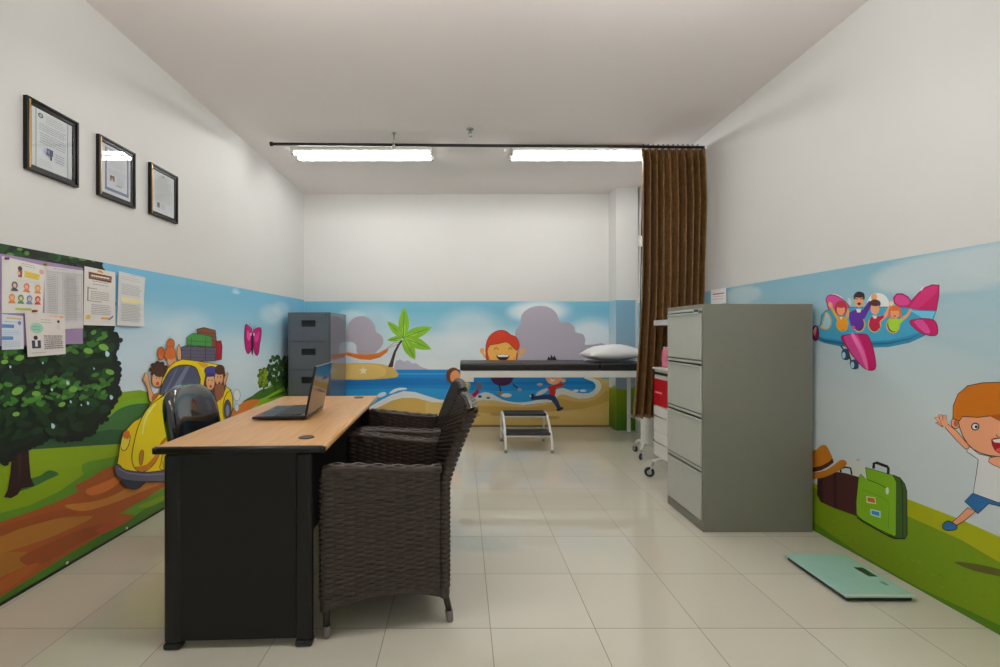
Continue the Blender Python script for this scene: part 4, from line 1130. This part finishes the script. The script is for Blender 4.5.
def resample(path, d):
    out = [path[0]]; acc = 0
    for a, c in zip(path, path[1:]):
        L = math.hypot(c[0] - a[0], c[1] - a[1]); 
        while acc + L >= d:
            t_ = (d - acc) / L; a = (a[0] + (c[0] - a[0]) * t_, a[1] + (c[1] - a[1]) * t_); out.append(a); L = math.hypot(c[0] - a[0], c[1] - a[1]); acc = 0
        acc += L
    return out
def normals(path, closed=False):
    out = []; n = len(path)
    for i in range(n):
        a = path[i - 1] if (i or closed) else path[0]; c = path[(i + 1) % n] if (i < n - 1 or closed) else path[-1]
        dx, dy = c[0] - a[0], c[1] - a[1]; d = math.hypot(dx, dy) or 1
        out.append((dy / d, -dx / d, 0))
    return out
def weave_wall(b, path, zlo, zhi, leanf, closed=False):
    """path runs anticlockwise seen from above so that normals point out"""
    path = resample(path, .0076)
    nr = normals(path)
    r = 0; z = .10
    while z < .95:
        seg, ns = [], []
        for (x, y), n in list(zip(path, nr)) + [((None, None), None)]:
            if n is not None and x is not None and zlo(x, y) <= z - ROW / 2 + .002 and z + ROW / 2 <= zhi(x, y) + .002:
                seg.append((x + leanf(z), y, z)); ns.append(n)
            else:
                if len(seg) > 2: ribbon(b, seg, ns, r, ROW * 1.45, None)
                seg, ns = [], []
        z += ROW; r += 1
    # cane edging along the bottom
    for dz in (0, .008):
        seg = [(x + leanf(.1), y, zlo(x, y) + dz) for x, y in path]
        ribbon(b, seg, [tuple(1.0 * c for c in n) for n in nr], 0, .013, None, wave=False)
    step = 5
    for i in range(0, len(path), step):
        x, y = path[i]; n = nr[i]
        za, zb = zlo(x, y), zhi(x, y)
        if zb - za < .02: continue
        tx, ty = -n[1], n[0]
        w = .0035; prev = None
        for j in range(9):
            z = za + (zb - za) * j / 8
            cur = [b.verts.new((x + leanf(z) + tx * w, y + ty * w, z)), b.verts.new((x + leanf(z) - tx * w, y - ty * w, z))]
            if prev: b.faces.new((prev[0], cur[0], cur[1], prev[1]))
            prev = cur
def weave_cap(b, line, normal2, top, half, leanf):
    """half-round woven top along a centre line"""
    for k in range(7):
        a = PI * k / 6
        pts, ns, ups = [], [], []
        for (x, y), n in zip(line, normal2):
            z = top(x, y) - half + half * math.sin(a)
            pts.append((x + leanf(z) + n[0] * half * math.cos(a), y + n[1] * half * math.cos(a), z))
            ns.append((n[0] * math.cos(a), n[1] * math.cos(a), math.sin(a)))
            ups.append(Vector((-n[0] * math.sin(a), -n[1] * math.sin(a), math.cos(a))))
        prev = None; s = 0
        for i, p in enumerate(pts):
            if i: s += (Vector(pts[i]) - Vector(pts[i - 1])).length
            n = Vector(ns[i]); c = Vector(p) + n * .0028 * math.sin(PI * s / SP + PI * k)
            u = ups[i]; cur = (b.verts.new(c - u * .006), b.verts.new(c + n * .0012), b.verts.new(c + u * .006))
            if prev:
                for q in (0, 1):
                    f = b.faces.new((prev[q], cur[q], cur[q + 1], prev[q + 1])); f.smooth = True
            prev = cur
def arm_top(x, y): 
    q = max(0, min(1, (x + .25) / .44)); return .652 - .030 * q * q * (3 - 2 * q) + (-.012 * max(0, 1 - (x + .25) / .03) if x < -.22 else 0)
def arch(lo, hi, x0, x1):
    def f(x, y):
        q = max(-1, min(1, (2 * x - x0 - x1) / (x1 - x0))); return hi - (hi - lo) * q * q
    return f
wc = thing('woven_armchair', 'dark brown woven armchair at the desk, the nearer of the two', 'armchair', (-0.300, 2.04, 0), math.radians(4.3), 'woven armchairs at the desk')
for s in (-1, 1):
    A0, A1 = (-.232, s * .293), (.20, s * .228)
    d = Vector((A1[0] - A0[0], A1[1] - A0[1])).normalized(); n = Vector((d.y, -d.x))      # n to the right of travel
    if s > 0: n = -n                                                                         # n points outwards
    out0, out1 = Vector(A0) + n * TH, Vector(A1) + n * TH
    in0, in1 = Vector(A0) - n * TH, Vector(A1) - n * TH
    front = []
    for k in range(1, 8):
        a = PI * k / 8
        front.append(tuple(Vector(A0) + n * TH * math.cos(a) - d * TH * math.sin(a)))
    path = [tuple(out1), tuple(out0)] + front + [tuple(in0), tuple(in1)]
    if s < 0: path = path[::-1]
    b = B()
    weave_wall(b, path, arch(.108, .150, -.25, .22), lambda x, y: arm_top(x, y) - TH, lambda z: 0)
    L = resample([(A0[0] - .012, A0[1]), A1], .008)
    weave_cap(b, L, [tuple(n)] * len(L), arm_top, TH, lambda z: 0)
    for q in range(5):     # rounded front end of the arm
        e = [Vector((A0[0], A0[1], arm_top(-.25, 0) - TH)) + Vector((n.x, n.y, 0)) * TH * .98 * math.cos(PI * k / 8) * math.cos(q * PI / 10) - Vector((d.x, d.y, 0)) * TH * .98 * math.sin(PI * k / 8) * math.cos(q * PI / 10) + Vector((0, 0, TH * math.sin(q * PI / 10))) for k in range(9)]
        ribbon(b, e, [tuple((p - Vector((A0[0], A0[1], arm_top(-.25, 0) - TH))).normalized()) for p in e], q, .008, None, wave=False)
    obj('arm', b, WV, wc)
# back: closed rounded slab
bp_ = []
xb = .212
for k in range(9): a = -PI / 2 + 0 * k
hy = .228
outer = [(xb + TH, -hy), (xb + TH, hy)]
endp = [(xb + TH * math.cos(a), hy + TH * math.sin(a)) for a in [PI * k / 8 for k in range(1, 8)]]
endn = [(xb + TH * math.cos(a), -hy + TH * math.sin(a)) for a in [PI + PI * k / 8 for k in range(1, 8)]]
path = outer + endp + [(xb - TH, hy), (xb - TH, -hy)] + endn + [(xb + TH, -hy)]
btop = lambda x, y: .848 + .012 * (1 - (y / .25) ** 2)
b = B()
weave_wall(b, path, lambda x, y: .108 + .04 * (1 - (y / .25) ** 2), lambda x, y: btop(x, y) - TH, lean)
L = resample([(xb, -hy - .014), (xb, hy + .014)], .008)
weave_cap(b, L, [(1, 0, 0)] * len(L), btop, TH, lean)
obj('backrest', b, WV, wc)
b = B()   # seat deck
for k in range(46):
    x = -.235 + k * .0095
    hw = .268 - (x + .235) / .43 * .062
    n = int(2 * hw / .0078)
    ribbon(b, [(x, -hw + 2 * hw * i / n, .425) for i in range(n + 1)], [(0, 0, 1)] * (n + 1), k, .0135, None, up=(1, 0, 0))
obj('seat', b, WV, wc)
b = B()   # front apron below the seat
for k in range(32):
    z = .425 - k * .0095
    ribbon(b, [(-.237, -.27 + .54 * i / 69, z) for i in range(70)], [(-1, 0, 0)] * 70, k, .0135, None)
obj('apron', b, WV, wc)
b = B(); box(b, -.225, .19, -.21, .21, .385, .412); obj('seat_frame', b, LEGM, wc)
for sx, s in ((-1, -1), (-1, 1), (1, -1), (1, 1)):
    if sx < 0: p0, p1 = Vector((-.232, s * .290, .60)), Vector((-.230, s * .290, .0))
    else: p0, p1 = Vector((.198, s * .222, .50)), Vector((.238, s * .225, .0))
    if sx < 0: pts = [p0, Vector((-.232, s * .290, .15)), p0.lerp(p1, .95)]; pts[-1].z = .03
    else: pts = [p0, Vector((.205, s * .222, .16)), Vector((.236, s * .225, .03))]
    b = B(); tube(b, pts, [.013, .0145, .0125], 12); l = obj('leg', b, LEGM, wc)
    b = B(); tube(b, [Vector((pts[-1].x, pts[-1].y, .0)), Vector((pts[-1].x, pts[-1].y, .004)), Vector((pts[-1].x - (.005 if sx > 0 else 0), pts[-1].y, .045))], [.012, .0145, .0155], 14); obj('foot_cap', b, CAP, l, label='pale grey foot cap')
dup(wc, (-0.338, 2.725, 0), math.radians(5), 'dark brown woven armchair at the desk, the farther of the two')

# ================================================================== CERTIFICATES
FB, FG = mat('frame_black', rgb(13, 11, 11), .35, spec=.3), mat('frame_gold', rgb(196, 156, 92), .3, .4)
def certificate(y0, y1, z0, z1, label, art):
    t = thing('picture_frame', label, 'framed certificate', (XL, (y0 + y1) / 2, (z0 + z1) / 2))
    hw, hh = (y1 - y0) / 2, (z1 - z0) / 2
    D, w = .020, .020
    def ring(b, a, c, x0, x1):
        box(b, x0, x1, -hw + a, hw - a, hh - c, hh - a); box(b, x0, x1, -hw + a, hw - a, -hh + a, -hh + c)
        box(b, x0, x1, -hw + a, -hw + c, -hh + c, hh - c); box(b, x0, x1, hw - c, hw - a, -hh + c, hh - c)
    b = B(); ring(b, 0, .011, 0, D); obj('frame', b, FB, t, bevel=.002)
    b = B(); box(b, 0, D + .001, -hw + .010, -hw + .017, -hh + .011, hh - .011); obj('gold_lip', b, FG, t, label='gold inner lip')
    b = B(); ring(b, .011, .028, 0, D - .006); obj('inner_frame', b, FB, t, bevel=.002)
    W2, H2 = hw - .030, hh - .030
    P = Print(lambda u, v, w_: (.008 + w_, -W2 + u * 2 * W2, -H2 + v * 2 * H2), gain=1.1, step=.00003, w0=0)
    P.poly([(0, 0), (1, 0), (1, 1), (0, 1)], (222, 228, 232)); art(P)
    P.build('certificate', print_mat('paper_print', .6), t)
    gm = MATS.get('clear_glass')
    if gm is None:
        gm = bpy.data.materials.new('clear_glass'); gm.use_nodes = True
        nt = gm.node_tree; nt.nodes.clear()
        o_ = nt.nodes.new('ShaderNodeOutputMaterial'); mx = nt.nodes.new('ShaderNodeMixShader'); tr = nt.nodes.new('ShaderNodeBsdfTransparent'); gl = nt.nodes.new('ShaderNodeBsdfGlossy'); fr = nt.nodes.new('ShaderNodeLayerWeight')
        gl.inputs['Roughness'].default_value = .02; fr.inputs['Blend'].default_value = .5
        p5 = nt.nodes.new('ShaderNodeMath'); p5.operation = 'POWER'; p5.inputs[1].default_value = 4.0
        ma = nt.nodes.new('ShaderNodeMath'); ma.operation = 'MULTIPLY_ADD'; ma.inputs[1].default_value = .8; ma.inputs[2].default_value = .045
        nt.links.new(fr.outputs['Facing'], p5.inputs[0]); nt.links.new(p5.outputs[0], ma.inputs[0]); nt.links.new(ma.outputs[0], mx.inputs[0]); nt.links.new(tr.outputs[0], mx.inputs[1]); nt.links.new(gl.outputs[0], mx.inputs[2]); nt.links.new(mx.outputs[0], o_.inputs[0])
        MATS['clear_glass'] = gm
    b = B(); box(b, .0125, .0145, -W2 - .0005, W2 + .0005, -H2 - .0005, H2 + .0005); obj('glass', b, gm, t)
def R(P, x0, x1, y0, y1, c): P.poly([(x0, y0), (x1, y0), (x1, y1), (x0, y1)], c)
def textlines(P, x0, x1, y0, y1, n, c, frac=.35, ragged=.15):
    for k in range(n):
        y = y0 + (y1 - y0) * k / max(1, n - 1); h = abs(y1 - y0) / n * frac / 2; e = random.uniform(0, ragged) * (x1 - x0); a = random.uniform(0, ragged) * (x1 - x0) * .3
        x = x0 + a
        while x < x1 - e:
            w = random.uniform(.02, .08) * 1.2
            R(P, x, min(x + w, x1 - e), y - h, y + h, c); x += w + .012
def art1(P):
    R(P, 0, .03, 0, 1, (214, 220, 216)); R(P, .10, .125, 0, 1, (150, 176, 156)); R(P, .875, .90, 0, 1, (150, 176, 156))
    P.ell(.22, .90, .06, .042, (74, 74, 92)); P.ell(.22, .90, .032, .022, (190, 194, 204))
    textlines(P, .34, .82, .93, .82, 4, (176, 180, 186)); textlines(P, .17, .84, .76, .66, 4, (150, 154, 162)); textlines(P, .18, .84, .60, .44, 5, (166, 170, 178))
    R(P, .34, .50, .27, .38, (70, 84, 130)); R(P, .37, .42, .29, .355, (140, 150, 186)); R(P, .43, .47, .19, .27, (60, 64, 88)); R(P, .28, .35, .29, .36, (196, 206, 226))
    textlines(P, .55, .78, .33, .20, 4, (130, 142, 176)); textlines(P, .16, .5, .14, .06, 3, (190, 194, 198))
def art2(P):
    for a, c in ((.07, (120, 132, 170)), (.13, (222, 228, 234))): R(P, a + .04, 1 - a, a, 1 - a * .75, c)
    R(P, .16, .88, .86, .93, (200, 206, 220)); textlines(P, .24, .80, .80, .60, 6, (178, 184, 192)); textlines(P, .2, .84, .52, .44, 3, (170, 176, 184))
    R(P, .26, .42, .28, .40, (120, 104, 92)); P.ell(.34, .355, .05, .032, (54, 46, 44)); P.ell(.34, .335, .035, .024, (206, 170, 146)); R(P, .29, .39, .28, .305, (210, 212, 216))
    textlines(P, .5, .78, .38, .26, 4, (150, 160, 186)); R(P, .46, .66, .22, .235, (110, 120, 150))
def art3(P):
    P.ell(.5, .93, .05, .02, (150, 150, 150)); textlines(P, .25, .75, .90, .86, 2, (140, 142, 144)); textlines(P, .10, .90, .80, .55, 8, (182, 184, 186)); textlines(P, .10, .88, .50, .30, 6, (190, 192, 194))
    R(P, .18, .30, .12, .24, (130, 128, 128)); P.ell(.24, .20, .035, .03, (90, 84, 82)); textlines(P, .36, .55, .22, .12, 4, (160, 160, 162))
certificate(2.035, 2.312, 1.868, 2.193, 'black framed certificate with blue logo, nearest on the left wall', art1)
certificate(2.440, 2.715, 1.873, 2.197, 'black framed certificate with blue border, middle one on the left wall', art2)
certificate(2.845, 3.120, 1.878, 2.197, 'black framed plain text certificate, farthest on the left wall', art3)

# ================================================================== PAPERS ON THE LEFT WALL
def sheet(name, corners, label, cat, art, w0, paper=(216, 214, 210), curl=0.0, gain=1.25, pins=()):
    """corners in the photo: top left, top right, bottom right, bottom left; the sheet is built flat on the wall there"""
    q = [on_left(*c) for c in corners]
    tl, tr_, br, bl = [Vector((a, b_)) for a, b_ in q]
    def place(u, v, w):
        p = bl.lerp(br, u).lerp(tl.lerp(tr_, u), v)
        c = curl * (u ** 2) * (0.4 + .6 * (v - .5) ** 2 * 4) 
        return (XL + w0 + c + w, p.x, min(p.y, 1.6))
    P = Print(place, gain=gain, step=.00002, w0=0.0005)
    P.grid(0, 1, 0, 1, 12, 14, lambda u, v: paper); art(P)
    o = P.build(name, print_mat('paper_print', .6))
    md = o.modifiers.new('thick', 'SOLIDIFY'); md.thickness = .0003; md.offset = -1
    for f in o.data.polygons: pass
    return tag(o, label, cat)
# purple backing board
q = [on_left(*c) for c in ((0, 252), (80, 264), (80, 346), (0, 350))]
y0_, y1_ = 1.45, on_left(80, 300)[0]
b = B(); box(b, XL + .010, XL + .014, y0_, y1_, 1.088, 1.472)
tag(obj('notice_board', b, mat('lilac_card', rgb(172, 146, 190), .55), None), 'flat lilac notice board under the papers on the left wall', 'notice board')
def a_info(P):
    textlines(P, .42, .78, .95, .91, 2, (110, 100, 104))
    P.ell(.92, .86, .06, .05, (214, 160, 150)); P.ell(.40, .84, .05, .05, (90, 60, 50)); R(P, .36, .45, .68, .81, (150, 80, 90)); R(P, .34, .40, .72, .78, (214, 180, 150))
    P.poly([(.50, .70), (.86, .68), (.88, .80), (.50, .82)], (222, 196, 84)); textlines(P, .54, .84, .78, .72, 3, (170, 140, 60)); textlines(P, .3, .9, .63, .60, 2, (190, 186, 184))
    cs = [(90, 90, 100), (206, 120, 90), (216, 150, 60), (220, 140, 70), (90, 150, 100), (110, 150, 210), (206, 80, 80)]
    for k, c in enumerate(cs):
        x, y = ((.28 + k * .28, .50) if k < 3 else (.22 + (k - 3) * .21, .27))
        P.ell(x, y + .02, .07, .065, c); P.ell(x, y + .01, .04, .04, (222, 180, 150)); P.poly([(x - .09, y - .09), (x + .09, y - .09), (x + .05, y - .04), (x - .05, y - .04)], c)
    R(P, .30, .70, .06, .10, (180, 186, 90)); R(P, .72, .86, .03, .07, (190, 80, 70))
def a_table(P):
    textlines(P, .2, .6, .97, .95, 1, (150, 150, 150))
    R(P, .06, .96, .90, .93, (190, 190, 190))
    for x in (.06, .32, .44, .58, .78, .96): R(P, x - .004, x + .004, .12, .93, (176, 176, 178))
    for k in range(34): R(P, .06, .96, .14 + k * .023, .143 + k * .023, (186, 186, 188))
    textlines(P, .08, .30, .88, .16, 26, (170, 170, 172)); textlines(P, .46, .94, .88, .16, 26, (178, 178, 180), ragged=.3)
def a_low(P):
    textlines(P, .58, .94, .94, .90, 1, (214, 150, 90)); R(P, .86, .96, .92, .96, (230, 150, 60)); textlines(P, .36, .66, .84, .78, 2, (140, 150, 150))
    P.ell(.26, .64, .16, .12, (150, 196, 176)); textlines(P, .15, .36, .67, .61, 2, (90, 140, 120))
    R(P, .78, .86, .62, .78, (210, 200, 200)); P.ell(.82, .82, .035, .035, (70, 50, 46))
    P.ell(.22, .42, .05, .05, (60, 46, 44)); P.poly([(.12, .18), (.34, .18), (.34, .36), (.12, .36)], (60, 62, 74)); R(P, .20, .26, .22, .36, (214, 214, 216))
    textlines(P, .42, .96, .46, .17, 7, (96, 84, 86), .5); textlines(P, .08, .5, .08, .06, 1, (120, 120, 120))
def a_blue(P):
    R(P, .2, .9, .88, .93, (214, 190, 130)); textlines(P, .1, .9, .80, .76, 1, (130, 160, 200)); R(P, 0, .55, .62, .72, (86, 140, 196)); textlines(P, .05, .9, .54, .44, 3, (150, 180, 210)); R(P, 0, .5, .28, .38, (86, 140, 196)); textlines(P, .05, .9, .22, .10, 3, (160, 186, 210)); P.ell(.8, .78, .08, .06, (130, 120, 190))
def a_head(P):
    P.poly([(.44, .985), (.54, .985), (.60, .94), (.38, .94)], (222, 160, 50))
    P.poly([(.13, .80), (.86, .79), (.88, .91), (.13, .92)], (104, 68, 54)); R(P, .17, .84, .825, .885, (150, 110, 92)); textlines(P, .22, .80, .865, .84, 1, (232, 226, 216), .9, 0)
    textlines(P, .25, .85, .77, .72, 2, (110, 104, 104)); R(P, .10, .13, .42, .66, (120, 110, 110)); textlines(P, .12, .42, .64, .63, 1, (60, 56, 60), .8); textlines(P, .18, .82, .59, .46, 5, (140, 138, 140)); textlines(P, .10, .55, .42, .41, 1, (60, 56, 60), .8)
    textlines(P, .20, .86, .36, .20, 6, (150, 148, 150)); P.ell(.12, .14, .07, .04, (226, 186, 96)); R(P, .52, .78, .12, .15, (222, 160, 60)); P.poly([(.78, .10), (.92, .17), (.90, .19), (.76, .12)], (90, 100, 150))
def a_plain(P):
    textlines(P, .35, .62, .97, .96, 1, (110, 108, 108)); textlines(P, .08, .88, .92, .88, 2, (170, 168, 168)); textlines(P, .10, .30, .83, .83, 1, (110, 108, 108)); textlines(P, .55, .88, .83, .83, 1, (150, 120, 120)); textlines(P, .10, .90, .78, .60, 7, (172, 170, 170))
    R(P, .12, .90, .44, .53, (226, 218, 168)); textlines(P, .14, .88, .51, .46, 2, (190, 180, 150)); textlines(P, .10, .90, .40, .10, 11, (172, 170, 170))
sheet('poster', ((-2, 256), (41.5, 266), (39, 313.5), (-2, 313)), 'infographic sheet with rows of coloured people at the left edge', 'poster', a_info, .016)
sheet('document', ((41, 265.5), (80, 270.5), (80, 328.5), (41, 330)), 'large white table sheet pinned over the lilac board', 'document', a_table, .0155, (206, 204, 204))
sheet('document', ((-2, 314), (19.5, 316), (20, 349), (-2, 350)), 'sheet with blue headings at the lower left edge of the board', 'document', a_blue, .016, (206, 212, 220))
sheet('poster', ((20, 311), (60.5, 315), (61.5, 354), (23, 357)), 'sheet with a green bubble hanging lowest over the board', 'poster', a_low, .020, (216, 210, 206))
sheet('notice', ((82, 266), (113, 272.5), (113, 326), (81, 325)), 'white notice with a brown heading banner right of the lilac board', 'notice', a_head, .012)
sheet('document', ((116.5, 271), (141.5, 277.5), (140.5, 326.5), (115, 325.5)), 'curling white sheet with a yellow band, farthest right of the papers', 'document', a_plain, .012, (212, 214, 214), curl=.012)
# pins
for k, (x, y, c) in enumerate(((1.5, 258.5, (120, 60, 130)), (41, 264.5, (190, 150, 40)), (71.5, 265, (70, 40, 90)), (28, 311, (150, 50, 50)))):
    u, v = on_left(x, y)
    b = B(); tube(b, [(0, 0, 0), (.004, 0, 0), (.010, 0, 0)], [.006, .0035, .006], 10)
    names = ('purple pin at the far left top of the infographic sheet', 'yellow pin between the infographic and the table sheet', 'dark purple pin at the top of the table sheet', 'red pin at the top of the lowest sheet')
    o = obj('push_pin', b, mat('pin_%d' % k, rgb(*c), .4), None); o.location = (XL + (.0185 if k < 3 else .023), u, v if k else v)
    tag(o, names[k], 'pin', 'push pins on the notice board')
for k, (x, y) in enumerate(((65, 566), (125, 532))):
    u, v = on_left(x, y)
    b = B(); lathe(b, [(.007, 0), (.007, .003), (.003, .005)], 0, 0, 12)
    for q in b.verts: q.co = Vector((q.co.z, q.co.x, q.co.y))
    o = obj('screw_cap', b, M['white'], None); o.location = (XL + .009, u, max(v, .022))
    tag(o, ('small white fixing at the foot of the left mural, nearer the camera', 'small white fixing at the foot of the left mural, nearer the desk')[k], 'screw cap', 'fixings along the left mural')
